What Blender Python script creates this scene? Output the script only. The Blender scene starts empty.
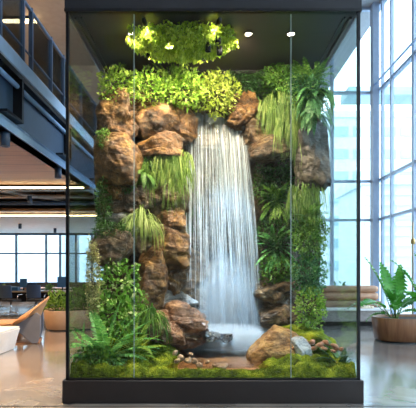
import bpy, bmesh, math, random
import numpy as np
from mathutils import Vector, noise, Matrix
R = math.radians
PI = math.pi
F = 450.0
col = bpy.context.scene.collection

def P(px, py, Y):
    return Vector(((px - 208) / F * Y, Y, 1.5 + (268 - py) / F * Y))

# ------------------------------------------------------------------ materials
MATS = {}
def newmat(name):
    m = bpy.data.materials.new(name); m.use_nodes = True
    nt = m.node_tree
    for n in list(nt.nodes): nt.nodes.remove(n)
    out = nt.nodes.new('ShaderNodeOutputMaterial')
    MATS[name] = m
    return m, nt, out
def nd(nt, t, **kw):
    n = nt.nodes.new(t)
    for k, v in kw.items():
        if k.startswith('i_'):
            key = k[2:].replace('_', ' ')
            n.inputs[key].default_value = v
        else: setattr(n, k, v)
    return n
def c4(c): return (c[0], c[1], c[2], 1.0)
def ramp(nt, stops, fac=None):
    r = nt.nodes.new('ShaderNodeValToRGB')
    el = r.color_ramp.elements
    while len(el) < len(stops): el.new(0.5)
    for e, (p, c) in zip(el, stops):
        e.position = p; e.color = c4(c)
    if fac is not None: nt.links.new(fac, r.inputs[0])
    return r
def plain(name, c, rough=.5, metal=0., emit=None, es=0., noise_amt=.08, nscale=6., spec=.5):
    m, nt, out = newmat(name)
    b = nd(nt, 'ShaderNodeBsdfPrincipled'); L = nt.links.new
    tc = nd(nt, 'ShaderNodeTexCoord')
    n = nd(nt, 'ShaderNodeTexNoise'); n.inputs['Scale'].default_value = nscale; n.inputs['Detail'].default_value = 5
    L(tc.outputs['Object'], n.inputs['Vector'])
    r = ramp(nt, [(.25, [x * (1 - noise_amt) for x in c]), (.75, [min(1, x * (1 + noise_amt)) for x in c])], n.outputs['Fac'])
    L(r.outputs[0], b.inputs['Base Color'])
    b.inputs['Roughness'].default_value = rough; b.inputs['Metallic'].default_value = metal
    b.inputs['Specular IOR Level'].default_value = spec
    if emit:
        b.inputs['Emission Color'].default_value = c4(emit); b.inputs['Emission Strength'].default_value = es
    L(b.outputs[0], out.inputs[0])
    return m
def rockmat(name, dark, mid, light, rough=.55, scale=3.0, bump=.5, crack=.5):
    m, nt, out = newmat(name); L = nt.links.new
    b = nd(nt, 'ShaderNodeBsdfPrincipled')
    geo = nd(nt, 'ShaderNodeNewGeometry')
    mp = nd(nt, 'ShaderNodeMapping'); L(geo.outputs['Position'], mp.inputs['Vector'])
    mp.inputs['Scale'].default_value = (1, 1, 1.7)
    n1 = nd(nt, 'ShaderNodeTexNoise'); n1.inputs['Scale'].default_value = scale; n1.inputs['Detail'].default_value = 10; n1.inputs['Roughness'].default_value = .68; n1.inputs['Distortion'].default_value = .8
    L(mp.outputs[0], n1.inputs['Vector'])
    r1 = ramp(nt, [(.34, dark), (.52, mid), (.68, light)], n1.outputs['Fac'])
    n2 = nd(nt, 'ShaderNodeTexNoise'); n2.inputs['Scale'].default_value = scale * 5; n2.inputs['Detail'].default_value = 8; n2.inputs['Roughness'].default_value = .75
    L(mp.outputs[0], n2.inputs['Vector'])
    v = nd(nt, 'ShaderNodeTexVoronoi'); v.feature = 'DISTANCE_TO_EDGE'; v.inputs['Scale'].default_value = scale * 1.6
    mv = nd(nt, 'ShaderNodeMixRGB'); mv.inputs[0].default_value = .25
    L(mp.outputs[0], mv.inputs[1]); L(n1.outputs['Color'], mv.inputs[2]); L(mv.outputs[0], v.inputs['Vector'])
    rv = ramp(nt, [(0, (crack, crack, crack)), (.05, (1, 1, 1))], v.outputs['Distance'])
    r2 = ramp(nt, [(.34, (.25, .22, .2)), (.5, (.95, .95, .95)), (.66, (1.0, 1.0, 1.0))], n2.outputs['Fac'])
    mx = nd(nt, 'ShaderNodeMixRGB'); mx.blend_type = 'MULTIPLY'; mx.inputs[0].default_value = .8
    L(r1.outputs[0], mx.inputs[1]); L(r2.outputs[0], mx.inputs[2])
    mx2 = nd(nt, 'ShaderNodeMixRGB'); mx2.blend_type = 'MULTIPLY'; mx2.inputs[0].default_value = .8
    L(mx.outputs[0], mx2.inputs[1]); L(rv.outputs[0], mx2.inputs[2])
    L(mx2.outputs[0], b.inputs['Base Color'])
    b.inputs['Roughness'].default_value = rough
    ad = nd(nt, 'ShaderNodeMath'); ad.operation = 'MULTIPLY_ADD'; ad.inputs[1].default_value = .5
    L(n2.outputs['Fac'], ad.inputs[0]); L(n1.outputs['Fac'], ad.inputs[2])
    bp = nd(nt, 'ShaderNodeBump'); bp.inputs['Strength'].default_value = bump; bp.inputs['Distance'].default_value = .06
    L(ad.outputs[0], bp.inputs['Height']); L(bp.outputs[0], b.inputs['Normal'])
    L(b.outputs[0], out.inputs[0])
    return m
def leafmat(name, stops, rough=.45, trans=.35, spec=.4):
    m, nt, out = newmat(name); L = nt.links.new
    b = nd(nt, 'ShaderNodeBsdfPrincipled')
    geo = nd(nt, 'ShaderNodeNewGeometry')
    n = nd(nt, 'ShaderNodeTexNoise'); n.inputs['Scale'].default_value = 5.; n.inputs['Detail'].default_value = 3
    L(geo.outputs['Position'], n.inputs['Vector'])
    ad = nd(nt, 'ShaderNodeMath'); ad.operation = 'MULTIPLY_ADD'; ad.inputs[1].default_value = .55
    sb = nd(nt, 'ShaderNodeMath'); sb.operation = 'MULTIPLY_ADD'; sb.inputs[1].default_value = 1.3; sb.inputs[2].default_value = -.42
    L(n.outputs['Fac'], sb.inputs[0]); L(geo.outputs['Random Per Island'], ad.inputs[0]); L(sb.outputs[0], ad.inputs[2])
    r = ramp(nt, stops, ad.outputs[0])
    L(r.outputs[0], b.inputs['Base Color']); b.inputs['Roughness'].default_value = rough
    b.inputs['Specular IOR Level'].default_value = spec
    t = nd(nt, 'ShaderNodeBsdfTranslucent'); L(r.outputs[0], t.inputs['Color'])
    mx = nd(nt, 'ShaderNodeMixShader'); mx.inputs[0].default_value = trans
    L(b.outputs[0], mx.inputs[1]); L(t.outputs[0], mx.inputs[2]); L(mx.outputs[0], out.inputs[0])
    return m
def glassmat(name, tint, refl=1.0, ior=1.45, rough=0.0):
    m, nt, out = newmat(name); L = nt.links.new
    t = nd(nt, 'ShaderNodeBsdfTransparent'); t.inputs[0].default_value = c4(tint)
    g = nd(nt, 'ShaderNodeBsdfGlossy'); g.inputs['Roughness'].default_value = rough
    fr = nd(nt, 'ShaderNodeFresnel'); fr.inputs['IOR'].default_value = ior
    mu = nd(nt, 'ShaderNodeMath'); mu.operation = 'MULTIPLY'; mu.inputs[1].default_value = refl
    L(fr.outputs[0], mu.inputs[0])
    mx = nd(nt, 'ShaderNodeMixShader'); L(mu.outputs[0], mx.inputs[0]); L(t.outputs[0], mx.inputs[1]); L(g.outputs[0], mx.inputs[2])
    L(mx.outputs[0], out.inputs[0])
    return m
def woodmat(name, a, b_, axis='X', rough=.4, plank=.0, nscale=1.5):
    m, nt, out = newmat(name); L = nt.links.new
    b = nd(nt, 'ShaderNodeBsdfPrincipled'); geo = nd(nt, 'ShaderNodeNewGeometry')
    mp = nd(nt, 'ShaderNodeMapping'); L(geo.outputs['Position'], mp.inputs['Vector'])
    s = {'X': (1, 14, 14), 'Y': (14, 1, 14), 'Z': (14, 14, 1)}[axis]
    mp.inputs['Scale'].default_value = s
    n = nd(nt, 'ShaderNodeTexNoise'); n.inputs['Scale'].default_value = nscale; n.inputs['Detail'].default_value = 6; n.inputs['Distortion'].default_value = .5
    L(mp.outputs[0], n.inputs['Vector'])
    r = ramp(nt, [(.3, a), (.7, b_)], n.outputs['Fac'])
    last = r.outputs[0]
    if plank > 0:
        sx = nd(nt, 'ShaderNodeSeparateXYZ'); L(geo.outputs['Position'], sx.inputs[0])
        src = {'X': 'Y', 'Y': 'X', 'Z': 'X'}[axis]
        d = nd(nt, 'ShaderNodeMath'); d.operation = 'DIVIDE'; d.inputs[1].default_value = plank; L(sx.outputs[src], d.inputs[0])
        fr = nd(nt, 'ShaderNodeMath'); fr.operation = 'FRACT'; L(d.outputs[0], fr.inputs[0])
        rr = ramp(nt, [(0, (.25, .25, .25)), (.08, (1, 1, 1))], fr.outputs[0])
        mx = nd(nt, 'ShaderNodeMixRGB'); mx.blend_type = 'MULTIPLY'; mx.inputs[0].default_value = 1
        L(last, mx.inputs[1]); L(rr.outputs[0], mx.inputs[2]); last = mx.outputs[0]
    L(last, b.inputs['Base Color']); b.inputs['Roughness'].default_value = rough
    L(b.outputs[0], out.inputs[0])
    return m

M = MATS
plain('charcoal_metal', (.026, .019, .018), .42, .2)
plain('header_metal', (.016, .016, .020), .45, .2)
plain('black_metal', (.008, .008, .01), .35, .3)
plain('tank_ceiling', (.022, .018, .018), .45)
plain('trim_bronze', (.075, .062, .055), .35, .5)
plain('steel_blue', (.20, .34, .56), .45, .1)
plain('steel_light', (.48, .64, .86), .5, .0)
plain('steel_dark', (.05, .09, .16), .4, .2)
plain('frame_glow_blue', (.34, .42, .54), .45, .2)  # light blue grey: window glow put into the frame colour
plain('column_paint', (.26, .32, .42), .5)
plain('wall_beige', (.40, .34, .28), .8)
plain('wall_dark', (.10, .09, .085), .8)
plain('plaster_white', (.75, .73, .70), .6)
plain('ceiling_grey', (.35, .36, .38), .8)
plain('recess_dark', (.06, .05, .045), .8)
plain('duct_metal', (.42, .38, .34), .45, .4)
plain('bench_white', (.80, .78, .76), .45)
plain('stone_pale', (.42, .37, .35), .6, noise_amt=.25, nscale=12)
plain('leather_brown', (.42, .22, .12), .45, noise_amt=.2)
plain('tan_leather', (.50, .27, .13), .5, noise_amt=.06)
plain('grey_blue_fabric', (.20, .23, .30), .8)
plain('navy', (.03, .06, .12), .4)
plain('screen_blue', (.05, .13, .24), .3)
plain('black_plastic', (.02, .02, .025), .4)
plain('chrome', (.7, .7, .72), .2, .9)
plain('brass', (.55, .36, .14), .3, .8)
plain('soil', (.035, .022, .014), .95)
plain('stem_green', (.12, .22, .05), .6)
plain('stem_brown', (.12, .07, .03), .7)
plain('shell_cream', (.75, .62, .45), .5)
plain('seam_clear', (.28, .34, .34), .25, noise_amt=.02)
plain('building_pale', (.62, .70, .72), .8, noise_amt=.03, nscale=.3)
plain('building_teal', (.40, .56, .60), .4, noise_amt=.15, nscale=.5)
plain('building_white', (.70, .77, .80), .8, noise_amt=.03)
plain('pavement', (.55, .56, .56), .9)
plain('led_warm', (1, .8, .5), .5, emit=(1, .70, .36), es=14.)
plain('led_spot', (1, .9, .8), .5, emit=(1, .88, .70), es=25.)
plain('fill_globe_glow', (1, .9, .8), .5, emit=(1, .85, .65), es=6.)
woodmat('wood_ceiling', (.23, .10, .035), (.36, .18, .07), 'X', .45, plank=.6)
woodmat('wood_desk', (.34, .20, .11), (.52, .34, .20), 'X', .4)
woodmat('wood_planter', (.22, .085, .035), (.36, .16, .07), 'Z', .35, nscale=1.2)
woodmat('wood_bench', (.22, .12, .07), (.42, .26, .16), 'X', .5)
rockmat('rock_warm', (.014, .006, .003), (.15, .070, .020), (.46, .27, .09), .30, scale=3.6, bump=.8, crack=.35)
rockmat('rock_brown', (.014, .009, .005), (.095, .055, .024), (.30, .20, .10), .30, scale=3.6, bump=.8, crack=.35)
rockmat('rock_red', (.035, .014, .008), (.17, .08, .04), (.40, .24, .14), .28, bump=.7)
rockmat('rock_grey', (.06, .055, .05), (.20, .19, .18), (.42, .42, .42), .4)
rockmat('rock_gold', (.05, .022, .008), (.32, .17, .055), (.62, .42, .17), .35, scale=4, bump=.8)
rockmat('rock_quartz', (.20, .24, .30), (.45, .50, .56), (.70, .73, .76), .35, scale=6, bump=.8)
rockmat('rock_bed', (.16, .08, .04), (.42, .24, .13), (.60, .42, .27), .5, scale=5)
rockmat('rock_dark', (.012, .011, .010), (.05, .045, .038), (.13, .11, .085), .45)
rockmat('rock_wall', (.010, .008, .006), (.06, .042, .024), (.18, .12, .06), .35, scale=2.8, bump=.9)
rockmat('pebble_red', (.14, .05, .025), (.38, .17, .09), (.55, .33, .22), .4, scale=9)
rockmat('pebble_tan', (.16, .10, .06), (.42, .28, .18), (.60, .48, .36), .45, scale=9)
leafmat('leaf_bright', [(0, (.07, .16, .015)), (.45, (.17, .33, .03)), (.9, (.46, .60, .12))])
leafmat('leaf_yellow', [(0, (.08, .13, .01)), (.45, (.29, .40, .04)), (.9, (.66, .72, .22))])
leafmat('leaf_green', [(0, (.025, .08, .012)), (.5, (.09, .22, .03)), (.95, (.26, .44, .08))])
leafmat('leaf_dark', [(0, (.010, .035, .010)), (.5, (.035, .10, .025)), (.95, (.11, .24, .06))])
leafmat('leaf_blue', [(0, (.015, .07, .03)), (.5, (.05, .17, .06)), (.95, (.16, .36, .12))])
leafmat('leaf_variegated', [(0, (.05, .15, .02)), (.62, (.15, .36, .04)), (.8, (.60, .72, .30)), (1, (.85, .88, .60))])
leafmat('leaf_lime', [(0, (.10, .18, .01)), (.45, (.33, .47, .03)), (.9, (.62, .72, .10))])
leafmat('grass_hang', [(0, (.03, .08, .012)), (.5, (.11, .21, .03)), (.95, (.34, .43, .12))])
leafmat('grass_spider', [(0, (.06, .12, .02)), (.5, (.22, .33, .06)), (.95, (.55, .62, .26))])
leafmat('fern_green', [(0, (.03, .15, .03)), (.5, (.11, .36, .09)), (.95, (.32, .62, .20))])
leafmat('leaf_gloss', [(0, (.03, .17, .015)), (.5, (.07, .32, .03)), (.95, (.20, .52, .07))], rough=.28, trans=.25, spec=.6)
leafmat('ivy_pale', [(0, (.16, .17, .06)), (.5, (.32, .33, .13)), (.95, (.55, .52, .26))])

def concrete():
    m, nt, out = newmat('polished_concrete'); L = nt.links.new
    b = nd(nt, 'ShaderNodeBsdfPrincipled'); geo = nd(nt, 'ShaderNodeNewGeometry')
    n = nd(nt, 'ShaderNodeTexNoise'); n.inputs['Scale'].default_value = 1.1; n.inputs['Detail'].default_value = 8; n.inputs['Distortion'].default_value = 1.2
    L(geo.outputs['Position'], n.inputs['Vector'])
    r = ramp(nt, [(.3, (.19, .17, .155)), (.55, (.30, .265, .24)), (.75, (.42, .375, .33))], n.outputs['Fac'])
    L(r.outputs[0], b.inputs['Base Color'])
    r2 = ramp(nt, [(.3, (.07, .07, .07)), (.7, (.24, .24, .24))], n.outputs['Fac']); L(r2.outputs[0], b.inputs['Roughness'])
    n2 = nd(nt, 'ShaderNodeTexNoise'); n2.inputs['Scale'].default_value = 4; n2.inputs['Detail'].default_value = 3
    L(geo.outputs['Position'], n2.inputs['Vector'])
    bp = nd(nt, 'ShaderNodeBump'); bp.inputs['Strength'].default_value = .12; bp.inputs['Distance'].default_value = .02
    b.inputs['Coat Weight'].default_value = 1.0; b.inputs['Coat Roughness'].default_value = .15
    L(n2.outputs['Fac'], bp.inputs['Height']); L(bp.outputs[0], b.inputs['Normal'])
    L(b.outputs[0], out.inputs[0])
concrete()
def mossmat():
    m, nt, out = newmat('moss'); L = nt.links.new
    b = nd(nt, 'ShaderNodeBsdfPrincipled'); geo = nd(nt, 'ShaderNodeNewGeometry')
    n = nd(nt, 'ShaderNodeTexNoise'); n.inputs['Scale'].default_value = 5; n.inputs['Detail'].default_value = 9; n.inputs['Roughness'].default_value = .7
    L(geo.outputs['Position'], n.inputs['Vector'])
    r = ramp(nt, [(.36, (.02, .035, .005)), (.5, (.10, .15, .01)), (.66, (.32, .37, .03))], n.outputs['Fac'])
    L(r.outputs[0], b.inputs['Base Color']); b.inputs['Roughness'].default_value = .95; b.inputs['Specular IOR Level'].default_value = .1
    n2 = nd(nt, 'ShaderNodeTexNoise'); n2.inputs['Scale'].default_value = 45; n2.inputs['Detail'].default_value = 4
    L(geo.outputs['Position'], n2.inputs['Vector'])
    bp = nd(nt, 'ShaderNodeBump'); bp.inputs['Strength'].default_value = .8; bp.inputs['Distance'].default_value = .03
    L(n2.outputs['Fac'], bp.inputs['Height']); L(bp.outputs[0], b.inputs['Normal']); L(b.outputs[0], out.inputs[0])
mossmat()
leafmat('moss_fluff', [(0, (.025, .05, .006)), (.5, (.14, .21, .015)), (.95, (.48, .54, .05))], rough=.9, trans=.3, spec=.1)
def watermat():
    m, nt, out = newmat('pool_water'); L = nt.links.new
    t = nd(nt, 'ShaderNodeBsdfTransparent'); t.inputs[0].default_value = (.80, .72, .60, 1)
    g = nd(nt, 'ShaderNodeBsdfGlossy'); g.inputs['Roughness'].default_value = .06
    fr = nd(nt, 'ShaderNodeFresnel'); fr.inputs['IOR'].default_value = 1.4
    geo = nd(nt, 'ShaderNodeNewGeometry')
    n = nd(nt, 'ShaderNodeTexNoise'); n.inputs['Scale'].default_value = 11; n.inputs['Detail'].default_value = 4
    mp = nd(nt, 'ShaderNodeMapping'); mp.inputs['Scale'].default_value = (.6, 1.6, 1); L(geo.outputs['Position'], mp.inputs[0]); L(mp.outputs[0], n.inputs['Vector'])
    bp = nd(nt, 'ShaderNodeBump'); bp.inputs['Strength'].default_value = .5; bp.inputs['Distance'].default_value = .02
    L(n.outputs['Fac'], bp.inputs['Height'])
    L(bp.outputs[0], g.inputs['Normal']); L(bp.outputs[0], fr.inputs['Normal'])
    mu = nd(nt, 'ShaderNodeMath'); mu.operation = 'MULTIPLY'; mu.inputs[1].default_value = 1.0; L(fr.outputs[0], mu.inputs[0])
    mx = nd(nt, 'ShaderNodeMixShader'); L(mu.outputs[0], mx.inputs[0]); L(t.outputs[0], mx.inputs[1]); L(g.outputs[0], mx.inputs[2]); L(mx.outputs[0], out.inputs[0])
watermat()
def fallmat():
    m, nt, out = newmat('falling_water'); L = nt.links.new
    uv = nd(nt, 'ShaderNodeUVMap'); uv.uv_map = 'UVMap'
    sx = nd(nt, 'ShaderNodeSeparateXYZ'); L(uv.outputs[0], sx.inputs[0])
    nw = nd(nt, 'ShaderNodeTexNoise'); nw.inputs['Scale'].default_value = 3.2; nw.inputs['Detail'].default_value = 2; L(uv.outputs[0], nw.inputs['Vector'])
    mw = nd(nt, 'ShaderNodeMixRGB'); mw.blend_type = 'ADD'; mw.inputs[0].default_value = .12; L(uv.outputs[0], mw.inputs[1]); L(nw.outputs['Color'], mw.inputs[2])
    mp = nd(nt, 'ShaderNodeMapping'); mp.inputs['Scale'].default_value = (30, 1.6, 1); L(mw.outputs[0], mp.inputs[0])
    n = nd(nt, 'ShaderNodeTexNoise'); n.inputs['Scale'].default_value = 1; n.inputs['Detail'].default_value = 5; n.inputs['Roughness'].default_value = .65; n.inputs['Distortion'].default_value = .25
    L(mp.outputs[0], n.inputs['Vector'])
    r = ramp(nt, [(.42, (.0, .0, .0)), (.64, (1, 1, 1))], n.outputs['Fac'])
    # the sheet is dense on the right, loose strands on the left
    ru = ramp(nt, [(0, (.0, .0, .0)), (.04, (.22, .22, .22)), (.35, (.34, .34, .34)), (.55, (.62, .62, .62)), (.93, (.80, .80, .80)), (1, (0, 0, 0))], sx.outputs['X'])
    rv = ramp(nt, [(0, (1.2, 1.2, 1.2)), (.16, (1.15, 1.15, 1.15)), (.22, (1.0, 1.0, 1.0)), (.7, (.62, .62, .62)), (1, (.45, .45, .45))], sx.outputs['Y'])
    a = nd(nt, 'ShaderNodeMath'); a.operation = 'MULTIPLY'; L(r.outputs[0], a.inputs[0]); L(ru.outputs[0], a.inputs[1])
    a2 = nd(nt, 'ShaderNodeMath'); a2.operation = 'MULTIPLY'; L(a.outputs[0], a2.inputs[0]); L(rv.outputs[0], a2.inputs[1])
    rl = ramp(nt, [(0, (.8, .8, .8)), (.10, (.75, .75, .75)), (.19, (0, 0, 0))], sx.outputs['Y'])
    rn = ramp(nt, [(.3, (.25, .25, .25)), (.5, (1, 1, 1))], n.outputs['Fac'])
    l1 = nd(nt, 'ShaderNodeMath'); l1.operation = 'MULTIPLY'; L(rl.outputs[0], l1.inputs[0]); L(rn.outputs[0], l1.inputs[1])
    l2 = nd(nt, 'ShaderNodeMath'); l2.operation = 'MULTIPLY'; L(l1.outputs[0], l2.inputs[0])
    re = ramp(nt, [(0, (0, 0, 0)), (.05, (.6, .6, .6)), (.5, (1, 1, 1)), (.95, (1, 1, 1)), (1, (0, 0, 0))], sx.outputs['X']); L(re.outputs[0], l2.inputs[1])
    a3 = nd(nt, 'ShaderNodeMath'); a3.operation = 'MAXIMUM'; L(a2.outputs[0], a3.inputs[0]); L(l2.outputs[0], a3.inputs[1]); a2 = a3
    t = nd(nt, 'ShaderNodeBsdfTransparent')
    d = nd(nt, 'ShaderNodeBsdfDiffuse'); d.inputs[0].default_value = (.42, .52, .60, 1)
    tl = nd(nt, 'ShaderNodeBsdfTranslucent'); tl.inputs[0].default_value = (.78, .88, .95, 1)
    g = nd(nt, 'ShaderNodeBsdfGlossy'); g.inputs['Roughness'].default_value = .25
    m1 = nd(nt, 'ShaderNodeMixShader'); m1.inputs[0].default_value = .45; L(d.outputs[0], m1.inputs[1]); L(tl.outputs[0], m1.inputs[2])
    m2 = nd(nt, 'ShaderNodeMixShader'); m2.inputs[0].default_value = .15; L(m1.outputs[0], m2.inputs[1]); L(g.outputs[0], m2.inputs[2])
    m3 = nd(nt, 'ShaderNodeMixShader'); L(a2.outputs[0], m3.inputs[0]); L(t.outputs[0], m3.inputs[1]); L(m2.outputs[0], m3.inputs[2])
    L(m3.outputs[0], out.inputs[0])
fallmat()
def strandmat():
    m, nt, out = newmat('water_strand'); L = nt.links.new
    t = nd(nt, 'ShaderNodeBsdfTransparent')
    d = nd(nt, 'ShaderNodeBsdfPrincipled'); d.inputs['Base Color'].default_value = (.85, .92, .97, 1); d.inputs['Roughness'].default_value = .2
    m3 = nd(nt, 'ShaderNodeMixShader'); m3.inputs[0].default_value = .6; L(t.outputs[0], m3.inputs[1]); L(d.outputs[0], m3.inputs[2])
    L(m3.outputs[0], out.inputs[0])
strandmat()
def mistmat(name, dens):
    m, nt, out = newmat(name); L = nt.links.new
    tc = nd(nt, 'ShaderNodeTexCoord')
    g = nd(nt, 'ShaderNodeTexGradient'); g.gradient_type = 'SPHERICAL'; L(tc.outputs['Object'], g.inputs[0])
    n = nd(nt, 'ShaderNodeTexNoise'); n.inputs['Scale'].default_value = 2.2; n.inputs['Detail'].default_value = 3; L(tc.outputs['Object'], n.inputs['Vector'])
    mu = nd(nt, 'ShaderNodeMath'); mu.operation = 'MULTIPLY'; L(g.outputs['Fac'], mu.inputs[0]); L(n.outputs['Fac'], mu.inputs[1])
    mu2 = nd(nt, 'ShaderNodeMath'); mu2.operation = 'MULTIPLY'; mu2.inputs[1].default_value = dens; L(mu.outputs[0], mu2.inputs[0])
    v = nd(nt, 'ShaderNodeVolumeScatter'); v.inputs['Color'].default_value = (.93, .97, 1, 1); L(mu2.outputs[0], v.inputs['Density'])
    L(v.outputs[0], out.inputs['Volume'])
mistmat('mist', 42.0)
def foammat():
    m, nt, out = newmat('foam'); L = nt.links.new
    geo = nd(nt, 'ShaderNodeNewGeometry'); sp = nd(nt, 'ShaderNodeSeparateXYZ'); L(geo.outputs['Position'], sp.inputs[0])
    mr = nd(nt, 'ShaderNodeMapRange'); mr.inputs['From Min'].default_value = .338; mr.inputs['From Max'].default_value = .385; L(sp.outputs['Z'], mr.inputs['Value'])
    t = nd(nt, 'ShaderNodeBsdfTransparent'); d = nd(nt, 'ShaderNodeBsdfDiffuse'); d.inputs[0].default_value = (.85, .90, .93, 1)
    mx = nd(nt, 'ShaderNodeMixShader'); L(mr.outputs[0], mx.inputs[0]); L(t.outputs[0], mx.inputs[1]); L(d.outputs[0], mx.inputs[2]); L(mx.outputs[0], out.inputs[0])
foammat()
glassmat('tank_glass', (.965, .985, .98), .55)
glassmat('tank_glass_side', (.93, .98, .975), .45)
glassmat('tank_glass_left', (.93, .98, .975), .5)
glassmat('window_glass', (.96, .985, .99), .35)
glassmat('rail_glass', (.80, .87, .90), .9)
leafmat('shrub_core', [(0, (.008, .02, .005)), (1, (.02, .045, .01))], trans=0.)

# ------------------------------------------------------------------ helpers
def tag(o, label=None, cat=None, group=None, kind=None):
    if label: o['label'] = label
    if cat: o['category'] = cat
    if group: o['group'] = group
    if kind: o['kind'] = kind
    return o
def meshobj(name, verts, faces, mat, parent=None, smooth=False):
    me = bpy.data.meshes.new(name)
    me.from_pydata([tuple(v) for v in verts], [], [tuple(f) for f in faces])
    me.materials.append(M[mat] if isinstance(mat, str) else mat)
    if smooth: me.polygons.foreach_set('use_smooth', [True] * len(me.polygons))
    me.update()
    o = bpy.data.objects.new(name, me); col.objects.link(o)
    if parent: o.parent = parent
    return o
def recenter(o, c):
    """move the origin of a top-level mesh to c, the mesh stays where it is"""
    c = Vector(c)
    o.data.transform(Matrix.Translation(-c)); o.location = c
    return o
def empty(name, loc=(0, 0, 0), rz=0.):
    o = bpy.data.objects.new(name, None); col.objects.link(o)
    o.location = loc; o.rotation_euler = (0, 0, rz); o.empty_display_size = .1
    return o
class MB:
    def __init__(s): s.v = []; s.f = []
    def add(s, vs, fs):
        k = len(s.v); s.v += [Vector(v) for v in vs]; s.f += [tuple(i + k for i in f) for f in fs]; return s
    def box(s, x0, x1, y0, y1, z0, z1):
        v = [(x, y, z) for x in (x0, x1) for y in (y0, y1) for z in (z0, z1)]
        return s.add(v, [(0, 1, 3, 2), (4, 6, 7, 5), (0, 4, 5, 1), (2, 3, 7, 6), (0, 2, 6, 4), (1, 5, 7, 3)])
    def tube(s, pts, r, n=8, cap=True):
        pts = [Vector(p) for p in pts]; k = len(pts); rs = r if isinstance(r, (list, tuple)) else [r] * k
        vs = []; fs = []; u = None
        for i, p in enumerate(pts):
            d = (pts[min(i + 1, k - 1)] - pts[max(i - 1, 0)]).normalized()
            if u is None: u = d.orthogonal().normalized()
            u = (u - d * u.dot(d)).normalized(); w = d.cross(u)
            for j in range(n):
                a = 2 * PI * j / n; vs.append(p + (u * math.cos(a) + w * math.sin(a)) * rs[i])
        for i in range(k - 1):
            for j in range(n):
                fs.append((i * n + j, i * n + (j + 1) % n, (i + 1) * n + (j + 1) % n, (i + 1) * n + j))
        if cap: fs.append(tuple(range(n - 1, -1, -1))); fs.append(tuple((k - 1) * n + j for j in range(n)))
        return s.add(vs, fs)
    def lathe(s, prof, n=32, c=(0, 0, 0), sx=1., sy=1.):
        vs = []; fs = []; k = len(prof)
        for r, z in prof:
            for j in range(n):
                a = 2 * PI * j / n; vs.append((c[0] + r * math.cos(a) * sx, c[1] + r * math.sin(a) * sy, c[2] + z))
        for i in range(k - 1):
            for j in range(n): fs.append((i * n + j, i * n + (j + 1) % n, (i + 1) * n + (j + 1) % n, (i + 1) * n + j))
        fs.append(tuple(range(n - 1, -1, -1))); fs.append(tuple((k - 1) * n + j for j in range(n)))
        return s.add(vs, fs)
    def prism(s, poly, axis, a0, a1):
        n = len(poly); vs = []
        for a in (a0, a1):
            for (p, q) in poly:
                vs.append({'x': (a, p, q), 'y': (p, a, q), 'z': (p, q, a)}[axis])
        fs = [tuple(range(n)), tuple(range(2 * n - 1, n - 1, -1))] + [(i, i + n, (i + 1) % n + n, (i + 1) % n) for i in range(n)]
        return s.add(vs, fs)
    def build(s, name, mat, parent=None, smooth=False, bevel=0., seg=2):
        o = meshobj(name, s.v, s.f, mat, parent, smooth)
        bm = bmesh.new(); bm.from_mesh(o.data)
        bmesh.ops.recalc_face_normals(bm, faces=bm.faces); bm.to_mesh(o.data); bm.free()
        if bevel:
            md = o.modifiers.new('bevel', 'BEVEL'); md.width = bevel; md.segments = seg; md.limit_method = 'ANGLE'
        return o
def box(name, mat, x0, x1, y0, y1, z0, z1, parent=None, bevel=0.):
    return MB().box(x0, x1, y0, y1, z0, z1).build(name, mat, parent, bevel=bevel)
def S(o): o['kind'] = 'structure'; return o

# ------------------------------------------------------------------ the building
S(box('floor', 'polished_concrete', -14.2, 5.3, -5.2, 22.3, -.2, 0))
S(MB().box(-14.2, 5.3, 4.872, 4.892, 0, .003).build('trim_1', 'black_metal'))
S(box('wall_rear', 'wall_beige', -14.2, 5.3, -5.3, -5.2, 0, 9.5))
S(box('wall_left', 'wall_beige', -14.3, -14.2, -5.2, 22.3, 0, 9.5))
S(box('ceiling', 'ceiling_grey', -14.2, 5.3, -5.2, 22.3, 9.4, 9.6))
S(box('wall_upper', 'wall_beige', -14.2, -2.62, 13.0, 13.1, 4.42, 9.4))
S(box('wall_inner', 'wall_beige', .95, 1.05, 13.55, 22.2, 0, 9.4))
S(box('wall_far', 'wall_beige', -14.2, .95, 22.2, 22.3, 3.22, 9.4))
# mezzanine slab with its wooden soffit, a dark service gap between two fields
S(box('floor_upper', 'wood_desk', -14.2, -2.8, -5.2, 22.2, 4.0, 4.40))
S(box('ceiling_left', 'wood_ceiling', -14.2, -2.62, -5.2, 9.9, 3.30, 3.38))
S(box('ceiling_left_far', 'plaster_white', -14.2, -2.62, 14.95, 22.2, 3.22, 3.32))
S(box('ceiling_left_drop', 'wood_ceiling', -14.2, -2.62, 13.9, 14.9, 3.26, 3.34))
S(box('ceiling_left_upper', 'wall_beige', -14.2, -2.62, 4.6, 13.0, 7.35, 7.45))
for nm, y0, y1 in (('trim_2', 9.9, 9.96), ('trim_3', 14.9, 14.95)):
    S(box(nm, 'recess_dark', -14.2, -2.62, y0, y1, 3.24, 3.42))

def led(y, z, x0, x1, label):
    t = empty('linear_light', ((x0 + x1) / 2, y, z)); tag(t, label, 'light', 'warm linear lights under the mezzanine')
    h = (x1 - x0) / 2
    box('housing', 'black_metal', -h, h, -.03, .03, 0, .045, t)
    box('diffuser', 'led_warm', -h, h, -.028, .028, -.025, 0, t)
led(9.76, 3.255, -12, -2.7, 'nearer and higher of the two long warm light lines under the mezzanine')
led(14.6, 3.215, -12, -2.7, 'farther and lower of the two long warm light lines under the mezzanine')
t = empty('linear_light', (-5.6, 10.5, 7.3)); tag(t, 'short warm light line on the upper floor ceiling behind the glass railing', 'light')
box('housing', 'black_metal', -1.6, 1.6, -.06, .06, -.02, .05, t); box('diffuser', 'led_warm', -1.6, 1.6, -.05, .05, -.06, -.02, t)

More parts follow.
